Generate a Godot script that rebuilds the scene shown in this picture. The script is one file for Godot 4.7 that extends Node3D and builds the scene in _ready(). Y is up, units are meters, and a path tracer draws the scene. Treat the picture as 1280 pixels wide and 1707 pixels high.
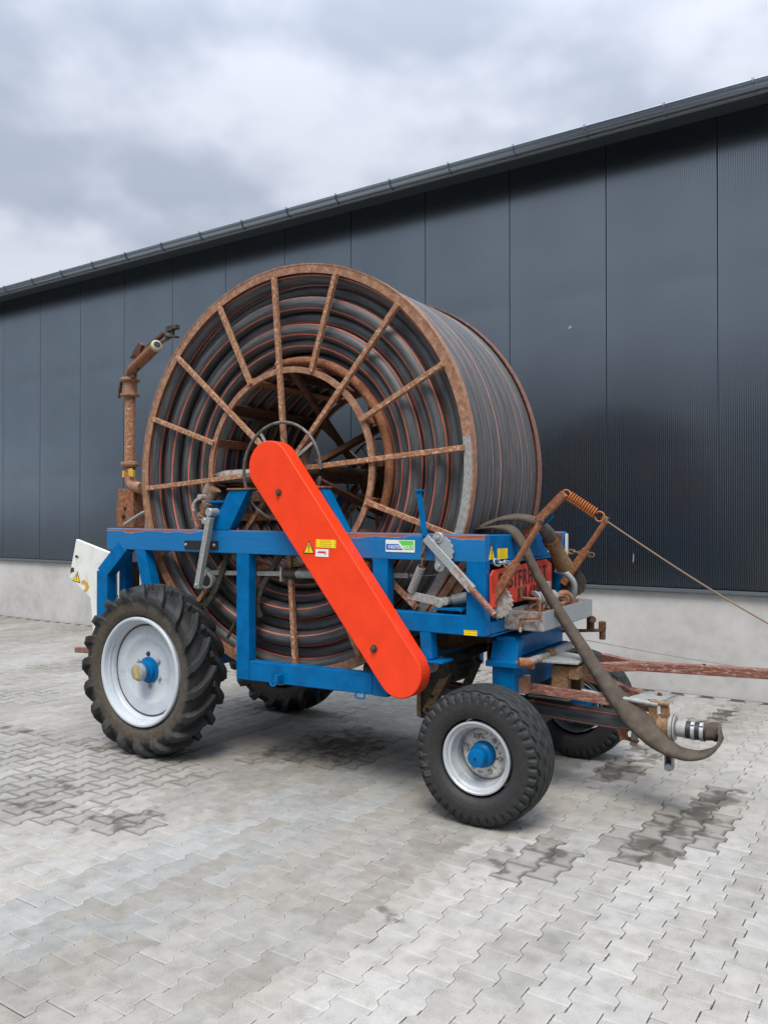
extends Node3D

# ------------------------------------------------------------------ mesh builder
class MB:
	var v := PackedVector3Array()
	var n := PackedVector3Array()
	var uv := PackedVector2Array()
	var col := PackedColorArray()
	var ix := PackedInt32Array()

	func vert(p: Vector3, nn: Vector3, u := Vector2.ZERO) -> int:
		v.append(p); n.append(nn); uv.append(u)
		return v.size() - 1

	func tri(a: int, b: int, c: int) -> void:
		var g := (v[b] - v[a]).cross(v[c] - v[a])
		if g.dot(n[a] + n[b] + n[c]) > 0.0:
			ix.append(a); ix.append(c); ix.append(b)
		else:
			ix.append(a); ix.append(b); ix.append(c)

	func quad(a: int, b: int, c: int, d: int) -> void:
		tri(a, b, c); tri(a, c, d)

	# chamfered box, b's columns are its axes
	func box(ctr: Vector3, size: Vector3, b := Basis.IDENTITY, bev := 0.004) -> MB:
		var h := size * 0.5
		bev = minf(bev, minf(h.x, minf(h.y, h.z)) * 0.6)
		var id := {}
		for ax in 3:
			for k in 8:
				var s := Vector3(1 if k & 1 else -1, 1 if k & 2 else -1, 1 if k & 4 else -1)
				var q := Vector3(s.x * (h.x - (0.0 if ax == 0 else bev)), s.y * (h.y - (0.0 if ax == 1 else bev)), s.z * (h.z - (0.0 if ax == 2 else bev)))
				var nn := Vector3.ZERO
				nn[ax] = s[ax]
				var u := Vector2(q.x, -q.y) if ax == 2 else (Vector2(q.z, -q.y) if ax == 0 else Vector2(q.x, q.z))
				id[ax * 8 + k] = vert(ctr + b * q, b * nn, u)
		for ax in 3:
			var i := 1 << ((ax + 1) % 3)
			var j := 1 << ((ax + 2) % 3)
			for s in 2:
				var k0 := (1 << ax) * s
				quad(id[ax * 8 + k0], id[ax * 8 + k0 + i], id[ax * 8 + k0 + i + j], id[ax * 8 + k0 + j])
		for ax in 3:
			var a1 := (ax + 1) % 3
			var a2 := (ax + 2) % 3
			for s in 4:
				var k := (1 << a1) * (s & 1) + (1 << a2) * (s >> 1)
				quad(id[a1 * 8 + k], id[a1 * 8 + k + (1 << ax)], id[a2 * 8 + k + (1 << ax)], id[a2 * 8 + k])
		for k in 8:
			tri(id[k], id[8 + k], id[16 + k])
		return self

	# box from a to b: w across, h along up
	func beam(a: Vector3, b: Vector3, w: float, h: float, up := Vector3.UP, bev := 0.004) -> MB:
		var x := (b - a).normalized()
		if absf(x.dot(up)) > 0.98:
			up = Vector3.RIGHT if absf(x.x) < 0.5 else Vector3.BACK
		var z := x.cross(up).normalized()
		var y := z.cross(x).normalized()
		return box((a + b) * 0.5, Vector3(a.distance_to(b), h, w), Basis(x, y, z), bev)

	# sweep a closed profile (2D, in the up/side plane) along points
	func sweep(pts: PackedVector3Array, prof: PackedVector2Array, up := Vector3.ZERO, scl := PackedVector2Array(), closed := false, smooth := true, caps := true, twist := 0.0, ups := PackedVector3Array()) -> MB:
		var m := pts.size()
		var k := prof.size()
		var pn := PackedVector2Array()
		for j in k:
			var e := prof[(j + 1) % k] - prof[(j - 1 + k) % k]
			pn.append(Vector2(e.y, -e.x).normalized())
		var area := 0.0
		for j in k:
			area += prof[j].cross(prof[(j + 1) % k])
		if area < 0.0:
			for j in k:
				pn[j] = -pn[j]
		var prev := Vector3.ZERO
		var along := 0.0
		var start := v.size()
		var first_up := Vector3.ZERO
		for i in m:
			var t: Vector3
			if closed:
				t = pts[(i + 1) % m] - pts[(i - 1 + m) % m]
			elif (i == 0 or i == m - 1) and pts[0].is_equal_approx(pts[m - 1]):
				t = pts[1] - pts[m - 2]
			else:
				t = pts[mini(i + 1, m - 1)] - pts[maxi(i - 1, 0)]
			t = t.normalized()
			var y: Vector3
			if ups.size() == m:
				y = ups[i]
			elif up != Vector3.ZERO:
				y = up
			elif prev == Vector3.ZERO:
				y = Vector3.UP if absf(t.y) < 0.9 else Vector3.RIGHT
			else:
				y = prev
			y = (y - t * y.dot(t)).normalized()
			prev = y
			var x := y.cross(t).normalized()
			if twist != 0.0:
				y = y.rotated(t, twist * i)
				x = x.rotated(t, twist * i)
			if i > 0:
				along += pts[i].distance_to(pts[i - 1])
			var s := scl[i] if scl.size() == m else Vector2.ONE
			if smooth:
				for j in k + 1:
					var q := prof[j % k]
					var nn := pn[j % k]
					vert(pts[i] + x * q.x * s.x + y * q.y * s.y, (x * nn.x / maxf(s.x, 0.05) + y * nn.y / maxf(s.y, 0.05)).normalized(), Vector2(along, float(j) / k))
			else:
				for j in k:
					var q0 := prof[j]
					var q1 := prof[(j + 1) % k]
					var e := q1 - q0
					var nn := Vector2(e.y, -e.x).normalized() * (1.0 if area > 0.0 else -1.0)
					var w := (x * nn.x + y * nn.y).normalized()
					vert(pts[i] + x * q0.x * s.x + y * q0.y * s.y, w, Vector2(along, float(j) / k))
					vert(pts[i] + x * q1.x * s.x + y * q1.y * s.y, w, Vector2(along, float(j + 1) / k))
		var row := k + 1 if smooth else 2 * k
		for i in (m if closed else m - 1):
			var r0 := start + i * row
			var r1 := start + ((i + 1) % m) * row
			for j in k:
				var a := j if smooth else 2 * j
				quad(r0 + a, r0 + a + 1, r1 + a + 1, r1 + a)
		if caps and not closed:
			for e in 2:
				var i := 0 if e == 0 else m - 1
				var t := (pts[0] - pts[1]).normalized() if e == 0 else (pts[m - 1] - pts[m - 2]).normalized()
				var c := vert(pts[i], t)
				var ring := []
				for j in k:
					ring.append(vert(v[start + i * row + (j if smooth else 2 * j)], t))
				for j in k:
					tri(c, ring[j], ring[(j + 1) % k])
		return self

	func tube(pts: PackedVector3Array, r: float, sides := 10, closed := false, caps := true, twist := 0.0, up := Vector3.ZERO) -> MB:
		var p := PackedVector2Array()
		for j in sides:
			var a := TAU * j / sides
			p.append(Vector2(cos(a), sin(a)) * r)
		return sweep(pts, p, up, PackedVector2Array(), closed, true, caps, twist)

	# profile of (radius, height) pairs turned about an axis
	func lathe(o: Vector3, axis: Vector3, prof: PackedVector2Array, segs := 32, a0 := 0.0, a1 := TAU, crease := 0.6) -> MB:
		var y := axis.normalized()
		var x := (Vector3.RIGHT if absf(y.x) < 0.7 else Vector3.UP)
		x = (x - y * x.dot(y)).normalized()
		var z := y.cross(x)
		var m := prof.size()
		var sn := PackedVector2Array()
		for i in m - 1:
			var e := prof[i + 1] - prof[i]
			sn.append(Vector2(e.y, -e.x).normalized())
		for i in m - 1:
			var na := sn[i]
			var nb := sn[i]
			if i > 0 and sn[i - 1].dot(sn[i]) > cos(crease):
				na = (sn[i] + sn[i - 1]).normalized()
			if i < m - 2 and sn[i + 1].dot(sn[i]) > cos(crease):
				nb = (sn[i] + sn[i + 1]).normalized()
			var start := v.size()
			for s in segs + 1:
				var a := a0 + (a1 - a0) * s / segs
				var d := x * cos(a) + z * sin(a)
				vert(o + d * prof[i].x + y * prof[i].y, (d * na.x + y * na.y).normalized(), Vector2(a * 0.3, prof[i].y))
				vert(o + d * prof[i + 1].x + y * prof[i + 1].y, (d * nb.x + y * nb.y).normalized(), Vector2(a * 0.3, prof[i + 1].y))
			for s in segs:
				quad(start + 2 * s, start + 2 * s + 1, start + 2 * s + 3, start + 2 * s + 2)
		return self

	func cyl(a: Vector3, b: Vector3, r: float, segs := 16, bev := 0.003) -> MB:
		var h := a.distance_to(b)
		bev = minf(bev, minf(r, h) * 0.4)
		return lathe(a, b - a, PackedVector2Array([Vector2(0, 0), Vector2(r - bev, 0), Vector2(r, bev), Vector2(r, h - bev), Vector2(r - bev, h), Vector2(0, h)]), segs)

	# polygon in (x, y) of basis b, from depth 0 to d along b.z, with a small bevel on the front rim
	func prism(o: Vector3, b: Basis, poly: PackedVector2Array, d: float, bev := 0.0) -> MB:
		var k := poly.size()
		var inner := poly
		if bev > 0.0:
			var off := Geometry2D.offset_polygon(poly, -bev, Geometry2D.JOIN_MITER)
			if off.size() == 1 and off[0].size() == k:
				inner = off[0]
				var best := 0
				for j in k:
					if inner[j].distance_to(poly[0]) < inner[best].distance_to(poly[0]):
						best = j
				var re := PackedVector2Array()
				var dir := 1
				if Geometry2D.is_polygon_clockwise(inner) != Geometry2D.is_polygon_clockwise(poly):
					dir = -1
				for j in k:
					re.append(inner[(best + dir * j + 2 * k) % k])
				inner = re
			else:
				bev = 0.0
		var tr := Geometry2D.triangulate_polygon(inner)
		var f := []
		for q in inner:
			f.append(vert(o + b * Vector3(q.x, q.y, d), b.z, Vector2(q.x, -q.y)))
		for i in range(0, tr.size(), 3):
			tri(f[tr[i]], f[tr[i + 1]], f[tr[i + 2]])
		var tr2 := Geometry2D.triangulate_polygon(poly)
		f = []
		for q in poly:
			f.append(vert(o + b * Vector3(q.x, q.y, 0), -b.z, Vector2(q.x, -q.y)))
		for i in range(0, tr2.size(), 3):
			tri(f[tr2[i]], f[tr2[i + 1]], f[tr2[i + 2]])
		var ccw := not Geometry2D.is_polygon_clockwise(poly)
		for j in k:
			var p0 := poly[j]
			var p1 := poly[(j + 1) % k]
			var e := p1 - p0
			var nn := Vector2(e.y, -e.x).normalized() * (1.0 if ccw else -1.0)
			var w := b * Vector3(nn.x, nn.y, 0)
			var a0 := vert(o + b * Vector3(p0.x, p0.y, 0), w, Vector2(p0.x, 0))
			var a1 := vert(o + b * Vector3(p1.x, p1.y, 0), w, Vector2(p1.x, 0))
			var b1 := vert(o + b * Vector3(p1.x, p1.y, d - bev), w, Vector2(p1.x, d))
			var b0 := vert(o + b * Vector3(p0.x, p0.y, d - bev), w, Vector2(p0.x, d))
			quad(a0, a1, b1, b0)
			if bev > 0.0:
				var q0 := inner[j]
				var q1 := inner[(j + 1) % k]
				quad(b0, b1, vert(o + b * Vector3(q1.x, q1.y, d), b.z, Vector2(q1.x, -q1.y)), vert(o + b * Vector3(q0.x, q0.y, d), b.z, Vector2(q0.x, -q0.y)))
		return self

	# a grid of points, closed round u, normals by differences
	func grid(p: PackedVector3Array, nu: int, nv: int, inside: Vector3, vscale := 1.0) -> MB:
		var start := v.size()
		for i in nu + 1:
			for j in nv:
				var a := p[((i + 1) % nu) * nv + j] - p[((i - 1 + nu) % nu) * nv + j]
				var c := p[(i % nu) * nv + mini(j + 1, nv - 1)] - p[(i % nu) * nv + maxi(j - 1, 0)]
				var nn := a.cross(c).normalized()
				vert(p[(i % nu) * nv + j], nn, Vector2(float(i) / nu, float(j) / (nv - 1) * vscale))
		# which way is out
		var mid := start + nv / 2
		if n[mid].dot(v[mid] - inside) < 0.0:
			for i in range(start, n.size()):
				n[i] = -n[i]
		for i in nu:
			for j in nv - 1:
				var a := start + i * nv + j
				quad(a, a + 1, a + nv + 1, a + nv)
		return self

	func turn(from: int, t: Transform3D) -> MB:
		for i in range(from, v.size()):
			v[i] = t * v[i]
			n[i] = (t.basis * n[i]).normalized()
		return self

	func mesh(shift := Vector3.ZERO) -> ArrayMesh:
		var arr := []
		arr.resize(Mesh.ARRAY_MAX)
		var vv := v
		if shift != Vector3.ZERO:
			vv = PackedVector3Array()
			for p in v:
				vv.append(p - shift)
		arr[Mesh.ARRAY_VERTEX] = vv
		arr[Mesh.ARRAY_NORMAL] = n
		arr[Mesh.ARRAY_TEX_UV] = uv
		arr[Mesh.ARRAY_INDEX] = ix
		if col.size() == v.size():
			arr[Mesh.ARRAY_COLOR] = col
		var me := ArrayMesh.new()
		me.add_surface_from_arrays(Mesh.PRIMITIVE_TRIANGLES, arr)
		return me


# ------------------------------------------------------------------ helpers
const NEAR := Basis(Vector3.RIGHT, Vector3.UP, Vector3.BACK)          # faces the camera side of the machine
const FRONT := Basis(Vector3(0, 0, -1), Vector3.UP, Vector3.RIGHT)    # faces the towing end
var M := {}
var taken := {}

func numbered(called: String) -> String:
	var k: int = taken.get(called, 0)
	taken[called] = k + 1
	return called if k == 0 else "%s_%03d" % [called, k]

func thing(called: String, label: String, category: String, at := Vector3.ZERO, group := "") -> Node3D:
	var o := Node3D.new()
	o.name = numbered(called)
	o.position = at
	o.set_meta("label", label)
	o.set_meta("category", category)
	if group:
		o.set_meta("group", group)
	add_child(o)
	return o

func part(parent: Node3D, called: String, mb: MB, mat: Material, label := "") -> MeshInstance3D:
	var o := MeshInstance3D.new()
	o.mesh = mb.mesh(parent.global_position if parent.is_inside_tree() and parent.global_basis.is_equal_approx(Basis.IDENTITY) else Vector3.ZERO)
	o.material_override = mat
	var k := 0
	var nm := called
	while parent.has_node(NodePath(nm)):
		k += 1
		nm = "%s_%03d" % [called, k]
	o.name = nm
	if label:
		o.set_meta("label", label)
	parent.add_child(o)
	return o

func piece(parent: Node3D, called: String, mesh: Mesh, mat: Material, t: Transform3D) -> MeshInstance3D:
	var o := MeshInstance3D.new()
	o.mesh = mesh
	o.material_override = mat
	o.transform = t
	o.name = called
	parent.add_child(o, true)
	return o

func lin(r: float, g: float, b: float) -> Color:
	return Color(r, g, b).linear_to_srgb()

func fine(sd: int, freq: float, oct := 4, size := 512, kind := FastNoiseLite.TYPE_SIMPLEX_SMOOTH) -> PackedByteArray:
	var f := FastNoiseLite.new()
	f.seed = sd
	f.frequency = freq
	f.noise_type = kind
	f.fractal_octaves = oct
	f.fractal_gain = 0.55
	var im := f.get_seamless_image(size, size)
	im.convert(Image.FORMAT_L8)
	return im.get_data()

# colours by two noises: stops are [value, Color]
func ramp_tex(sd: int, f1: float, f2: float, mixed: float, stops: Array, size := 512) -> ImageTexture:
	var a := fine(sd, f1, 5, size)
	var b := fine(sd + 7, f2, 3, size)
	var g := Gradient.new()
	g.offsets = PackedFloat32Array(stops.map(func(s): return s[0]))
	g.colors = PackedColorArray(stops.map(func(s): return s[1]))
	var lut := PackedByteArray()
	for i in 256:
		var c := g.sample(i / 255.0)
		lut.append(int(c.r * 255)); lut.append(int(c.g * 255)); lut.append(int(c.b * 255))
	var out := PackedByteArray()
	out.resize(size * size * 3)
	for i in size * size:
		var t := int(clampf(a[i] * (1.0 - mixed) + b[i] * mixed, 0, 255)) * 3
		out[i * 3] = lut[t]; out[i * 3 + 1] = lut[t + 1]; out[i * 3 + 2] = lut[t + 2]
	return ImageTexture.create_from_image(Image.create_from_data(size, size, false, Image.FORMAT_RGB8, out))

func grey_tex(sd: int, freq: float, lo: float, hi: float, size := 512, oct := 4) -> ImageTexture:
	var a := fine(sd, freq, oct, size)
	var out := PackedByteArray()
	out.resize(size * size)
	for i in size * size:
		out[i] = int(clampf(255.0 * lerpf(lo, hi, a[i] / 255.0), 0.0, 255.0))
	return ImageTexture.create_from_image(Image.create_from_data(size, size, false, Image.FORMAT_L8, out))

func mat(color: Color, rough := 0.6, metal := 0.0, tex: Texture2D = null, scale := 2.0, bump: Texture2D = null, bump_cm := 0.1) -> StandardMaterial3D:
	var m := StandardMaterial3D.new()
	m.albedo_color = color
	m.roughness = rough
	m.metallic = metal
	m.uv1_triplanar = true
	m.uv1_scale = Vector3.ONE * scale
	m.albedo_texture = tex
	if bump:
		m.heightmap_enabled = true
		m.heightmap_texture = bump
		m.heightmap_scale = bump_cm
	return m

func V(x: float, y: float, z: float) -> Vector3:
	return Vector3(x, y, z)

func arc(o: Vector3, ax: Vector3, ay: Vector3, r: float, a0: float, a1: float, k: int) -> PackedVector3Array:
	var p := PackedVector3Array()
	for i in k + 1:
		var a := deg_to_rad(lerpf(a0, a1, float(i) / k))
		p.append(o + ax * cos(a) * r + ay * sin(a) * r)
	return p

func curve(raw: Array, k := 8) -> PackedVector3Array:
	var p := PackedVector3Array()
	for i in raw.size() - 1:
		var a: Vector3 = raw[maxi(i - 1, 0)]
		var b: Vector3 = raw[i]
		var c: Vector3 = raw[i + 1]
		var d: Vector3 = raw[mini(i + 2, raw.size() - 1)]
		for j in k:
			p.append(b.cubic_interpolate(c, a, d, float(j) / k))
	p.append(raw[-1])
	return p

func text(parent: Node3D, called: String, s: String, at: Vector3, b: Basis, size: float, m: Material, bold := true, stretch := 1.0) -> void:
	var t := TextMesh.new()
	var f := SystemFont.new()
	f.font_names = PackedStringArray(["Droid Sans"])
	f.font_weight = 700 if bold else 400
	t.font = f
	t.text = s
	t.font_size = 64
	t.pixel_size = size / 46.0
	t.depth = 0.0012
	t.curve_step = 2.0
	var o := MeshInstance3D.new()
	o.mesh = t
	o.material_override = m
	o.transform = Transform3D(b * Basis.from_scale(Vector3(stretch, 1, 1)), at - parent.global_position)
	o.name = called
	parent.add_child(o, true)

func sticker(parent: Node3D, called: String, at: Vector3, b: Basis, w: float, h: float, m: Material) -> MeshInstance3D:
	return part(parent, called, MB.new().box(at, Vector3(w, h, 0.002), b, 0.0004), m)

func printed_tex(back: Color, ink: Color, rows: int, sd: int) -> ImageTexture:
	var im := Image.create(96, 64, false, Image.FORMAT_RGB8)
	im.fill(back)
	var r := RandomNumberGenerator.new()
	r.seed = sd
	for k in rows:
		var y := 8 + int(48.0 * k / rows)
		var x := 8
		while x < 84:
			var w := r.randi_range(3, 12)
			im.fill_rect(Rect2i(x, y, mini(w, 88 - x), maxi(2, 26 / rows)), ink)
			x += w + 3
	return ImageTexture.create_from_image(im)

func warning_triangle(parent: Node3D, at: Vector3, b: Basis, s: float) -> void:
	var p := part(parent, "warning_triangle", MB.new().prism(at, b, PackedVector2Array([Vector2(-s * .5, -s * .45), Vector2(s * .5, -s * .45), Vector2(0, s * .5)]), 0.0015), M.ink)
	part(p, "yellow_field", MB.new().prism(at + b.z * 0.0014, b, PackedVector2Array([Vector2(-s * .40, -s * .39), Vector2(s * .40, -s * .39), Vector2(0, s * .38)]), 0.001), M.yellow)
	part(p, "exclamation_mark", MB.new().prism(at + b.z * 0.0023, b, PackedVector2Array([Vector2(-s * .03, -s * .14), Vector2(s * .03, -s * .14), Vector2(s * .05, s * .2), Vector2(-s * .05, s * .2)]), 0.001).prism(at + b.z * 0.0023 + b * Vector3(0, -s * .25, 0), b, PackedVector2Array([Vector2(-s * .04, -s * .04), Vector2(s * .04, -s * .04), Vector2(s * .04, s * .04), Vector2(-s * .04, s * .04)]), 0.001), M.ink)

func bolt(parent: Node3D, at: Vector3, axis: Vector3, r: float, m: Material, called := "bolt") -> void:
	part(parent, called, MB.new().lathe(at, axis, PackedVector2Array([Vector2(r * 1.5, 0), Vector2(r * 1.5, r * .3), Vector2(r, r * .3), Vector2(r, r * 1.2), Vector2(r * .8, r * 1.4), Vector2(0, r * 1.4)]), 6 if r > 0.012 else 8), m)

func chain(parent: Node3D, called: String, a: Vector3, b: Vector3, links: int, r: float, m: Material, sag := 0.0) -> void:
	var d := (b - a) / links
	for i in links:
		var c := a + d * (i + 0.5) + Vector3.DOWN * sag * sin(PI * (i + .5) / links)
		var t := d.normalized()
		var side := t.cross(Vector3(0.3, 0.2, 1).normalized()).normalized()
		if i % 2:
			side = side.cross(t).normalized()
		var pts := PackedVector3Array()
		var hl := d.length() * 0.62
		var w := d.length() * 0.34
		for k in 12:
			var an := TAU * k / 12
			pts.append(c + t * (cos(an) * w + signf(cos(an)) * (hl - w)) + side * sin(an) * w)
		part(parent, called, MB.new().tube(pts, r, 6, true), m)

func coil(a: Vector3, b: Vector3, rad: float, wire: float, turns: int, per := 12) -> MB:
	var t := (b - a).normalized()
	var x := t.cross(Vector3(0.2, 0.3, 1)).normalized()
	var y := t.cross(x)
	var p := PackedVector3Array()
	for i in turns * per + 1:
		var an := TAU * i / per
		p.append(a.lerp(b, float(i) / (turns * per)) + x * cos(an) * rad + y * sin(an) * rad)
	return MB.new().tube(p, wire, 6)


# ------------------------------------------------------------------ the scene
func _ready() -> void:
	# camera
	var eye := Vector3(4.55, 1.70, 5.04)
	var fwd := Vector3(-2240, 0, -1370 * 2240.0 / 2240.0).normalized()
	var yaw := atan2(2240.0, 1370.0)
	fwd = Vector3(-cos(yaw), 0, -sin(yaw))
	var cam := Camera3D.new()
	cam.name = "camera"
	cam.fov = rad_to_deg(2.0 * atan(853.5 / 1370.0))
	cam.near = 0.05
	cam.far = 900.0
	add_child(cam)
	cam.look_at_from_position(eye, eye + fwd + Vector3.UP * (12.5 / 1370.0))
	cam.current = true
	# sky, sun, exposure
	var we := WorldEnvironment.new()
	we.name = "world_environment"
	var env := Environment.new()
	env.background_mode = Environment.BG_SKY
	var sky := Sky.new()
	var pano := PanoramaSkyMaterial.new()
	pano.panorama = cloud_panorama()
	sky.sky_material = pano
	env.sky = sky
	env.tonemap_mode = Environment.TONE_MAPPER_LINEAR
	env.tonemap_exposure = 1.85
	env.sdfgi_enabled = true
	env.ssao_enabled = true
	env.ssil_enabled = true
	we.environment = env
	add_child(we)
	var sun := DirectionalLight3D.new()
	sun.name = "sun"
	sun.light_energy = 0.5
	sun.light_color = Color(1.0, 0.97, 0.92)
	sun.light_angular_distance = 25.0
	sun.shadow_enabled = true
	sun.sky_mode = DirectionalLight3D.SKY_MODE_LIGHT_ONLY
	add_child(sun)
	sun.look_at_from_position(Vector3(2.5, 9, 4.5), Vector3(0.5, 0, -0.5))

	make_materials()
	make_ground(eye, fwd)
	make_hall()
	make_added_hall()
	make_machine()
	make_gun()
	make_canvas_hose()
	make_loose_things()


func cloud_panorama() -> ImageTexture:
	var w := 1536
	var h := 768
	var f := FastNoiseLite.new()
	f.seed = 41
	f.frequency = 0.8
	f.fractal_octaves = 6
	f.fractal_gain = 0.52
	var g := FastNoiseLite.new()
	g.seed = 9
	g.frequency = 0.22
	g.fractal_octaves = 3
	var data := PackedFloat32Array()
	data.resize(w * h * 3)
	for y in h:
		var el := (0.5 - (y + 0.5) / h) * PI
		var s := sin(el)
		var co := cos(el)
		for x in w:
			var az := (x + 0.5) / w * TAU
			var k := (y * w + x) * 3
			if s < 0.0:
				data[k] = 0.06; data[k + 1] = 0.06; data[k + 2] = 0.05
				continue
			var d := Vector3(sin(az) * co, s, -cos(az) * co)
			var q := d / (s + 0.22) * 2.0
			var n1 := f.get_noise_3d(q.x, q.z, 3.0)
			var n2 := g.get_noise_3d(q.x, q.z, 8.0)
			var t := clampf(0.44 + n1 * 1.6 + n2 * 0.8, 0.0, 1.0)
			t = clampf(t * t * (3.0 - 2.0 * t) + 0.28 * f.get_noise_3d(q.x * 3.1, q.z * 3.1, 40.0), 0.0, 1.0)
			var l := 0.265 + 1.35 * pow(s, 3.4) + 0.42 * exp(-s * 9.0)
			l *= lerpf(0.86, 1.26, t)
			data[k] = l * lerpf(0.865, 0.95, t); data[k + 1] = l * lerpf(0.985, 1.0, t); data[k + 2] = l * lerpf(1.21, 1.14, t)
	var im := Image.create_from_data(w, h, false, Image.FORMAT_RGBF, data.to_byte_array())
	return ImageTexture.create_from_image(im)


func make_materials() -> void:
	var rough_bump := grey_tex(3, 0.02, 0, 1, 512, 5)
	var fine_bump := grey_tex(5, 0.06, 0, 1, 512, 4)
	M.bump = rough_bump
	M.fine_bump = fine_bump
	# rust in several states
	var rust := ramp_tex(11, 0.016, 0.07, 0.5, [[0.0, Color("4a2d20")], [0.4, Color("77492f")], [0.55, Color("8c5a3b")], [0.68, Color("9c6d4b")], [0.8, Color("a98a6d")], [1.0, Color("b8a48e")]])
	M.rust = mat(Color(1, 1, 1), 0.85, 0.0, rust, 3.0, fine_bump, 0.12)
	var tan_rust := ramp_tex(17, 0.016, 0.08, 0.5, [[0.0, Color("68463a")], [0.4, Color("865f49")], [0.55, Color("946e55")], [0.68, Color("a38066")], [0.8, Color("b2977f")], [1.0, Color("c4b3a0")]])
	M.tan_rust = mat(Color(1, 1, 1), 0.85, 0.0, tan_rust, 2.0, fine_bump, 0.1)
	var dark_rust := ramp_tex(23, 0.016, 0.07, 0.5, [[0.0, Color("2b1c15")], [0.4, Color("49301f")], [0.6, Color("5f3f2b")], [0.8, Color("74533b")], [1.0, Color("83664c")]])
	M.dark_rust = mat(Color(1, 1, 1), 0.88, 0.0, dark_rust, 2.5, fine_bump, 0.12)
	var peeled := ramp_tex(29, 0.02, 0.07, 0.45, [[0.0, Color("4d2b22")], [0.42, Color("6f4233")], [0.55, Color("815648")], [0.64, Color("937468")], [0.74, Color("aba09a")], [1.0, Color("bdb9b5")]])
	M.peeled = mat(Color(1, 1, 1), 0.75, 0.0, peeled, 3.0, fine_bump, 0.08)
	M.peeled.uv1_scale = Vector3(1.1, 5.0, 5.0)
	M.spoke = mat(Color(1, 1, 1), 0.8, 0.0, ramp_tex(19, 0.016, 0.06, 0.45, [[0.0, Color("644434")], [0.42, Color("8d6246")], [0.58, Color("a27757")], [0.66, Color("b28e6c")], [0.71, Color("c2b3a2")], [1.0, Color("d2cac0")]]), 3.0, fine_bump, 0.08)
	M.red_rust = mat(Color(1, 1, 1), 0.85, 0.0, ramp_tex(13, 0.016, 0.07, 0.5, [[0.0, Color("543832")], [0.5, Color("77544a")], [0.7, Color("8d6d60")], [1.0, Color("ab9a8e")]]), 3.0, fine_bump, 0.08)
	M.orange_rust = mat(Color(1, 1, 1), 0.8, 0.0, ramp_tex(31, 0.02, 0.08, 0.5, [[0.0, Color("7a3c16")], [0.5, Color("b5652a")], [1.0, Color("cf8a4a")]]), 4.0, fine_bump, 0.06)
	M.bronze = mat(Color(1, 1, 1), 0.6, 0.15, ramp_tex(37, 0.016, 0.07, 0.5, [[0.0, Color("4f3826")], [0.4, Color("72553a")], [0.6, Color("8a6d4e")], [1.0, Color("a8946f")]]), 4.0, fine_bump, 0.08)
	M.guard_grey = mat(Color(1, 1, 1), 0.5, 0.2, ramp_tex(41, 0.012, 0.05, 0.4, [[0.0, Color("3c3a36")], [0.5, Color("5b5954")], [0.7, Color("7d7c78")], [1.0, Color("a3a3a0")]]), 2.0)
	M.oily = mat(Color(1, 1, 1), 0.7, 0.1, ramp_tex(43, 0.012, 0.05, 0.4, [[0.0, Color("1b1a17")], [0.5, Color("39362c")], [0.8, Color("57513f")], [1.0, Color("6c6450")]]), 3.0, fine_bump, 0.15)
	M.galv = mat(Color(1, 1, 1), 0.45, 0.45, ramp_tex(47, 0.03, 0.08, 0.5, [[0.0, Color("8d9194")], [0.5, Color("a6abad")], [1.0, Color("bcc0c0")]]), 4.0)
	M.galv_dull = mat(Color(1, 1, 1), 0.6, 0.2, ramp_tex(53, 0.02, 0.09, 0.5, [[0.0, Color("77736c")], [0.45, Color("8f908d")], [0.7, Color("a2a4a2")], [1.0, Color("b4b6b4")]]), 3.0, fine_bump, 0.05)
	M.galv_rusty = mat(Color(1, 1, 1), 0.65, 0.15, ramp_tex(59, 0.014, 0.07, 0.45, [[0.0, Color("764a34")], [0.34, Color("8a6450")], [0.45, Color("958b83")], [0.6, Color("a3a5a5")], [1.0, Color("b8bbbb")]]), 3.0)
	# paint
	var paint_var := grey_tex(61, 0.010, 0.80, 1.0, 512, 5)
	M.blue = mat(lin(0.0, 0.148, 0.40), 0.42, 0.0, paint_var, 1.2, rough_bump, 0.02)
	M.blue.clearcoat_enabled = true
	M.blue.metallic_specular = 0.2
	M.blue.clearcoat = 0.12
	M.blue.clearcoat_roughness = 0.25
	M.blue_worn = worn_blue()
	M.orange = mat(lin(0.90, 0.055, 0.012), 0.45, 0.0, grey_tex(67, 0.010, 0.93, 1.0, 512, 5), 0.9, rough_bump, 0.012)
	M.orange.clearcoat_enabled = true
	M.orange.metallic_specular = 0.35
	M.orange.clearcoat = 0.12
	M.orange.clearcoat_roughness = 0.3
	M.red_sign = mat(lin(0.84, 0.065, 0.032), 0.5, 0.0, grey_tex(71, 0.012, 0.7, 1.0, 256, 4), 1.6, rough_bump, 0.1)
	M.white_paint = mat(Color(1, 1, 1), 0.45, 0.0, ramp_tex(73, 0.006, 0.05, 0.25, [[0.0, Color("b9b4a2")], [0.35, Color("d8d9d0")], [1.0, Color("e4e7e3")]]), 1.5)
	M.rim_white = mat(Color(1, 1, 1), 0.42, 0.0, ramp_tex(79, 0.006, 0.04, 0.25, [[0.0, Color("999fa2")], [0.35, Color("b5bdc4")], [1.0, Color("c1c9cf")]]), 2.0)
	M.rim_silver = mat(Color(1, 1, 1), 0.4, 0.35, ramp_tex(83, 0.008, 0.05, 0.3, [[0.0, Color("8f9295")], [0.4, Color("bcc0c4")], [1.0, Color("cdd0d4")]]), 2.0)
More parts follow.
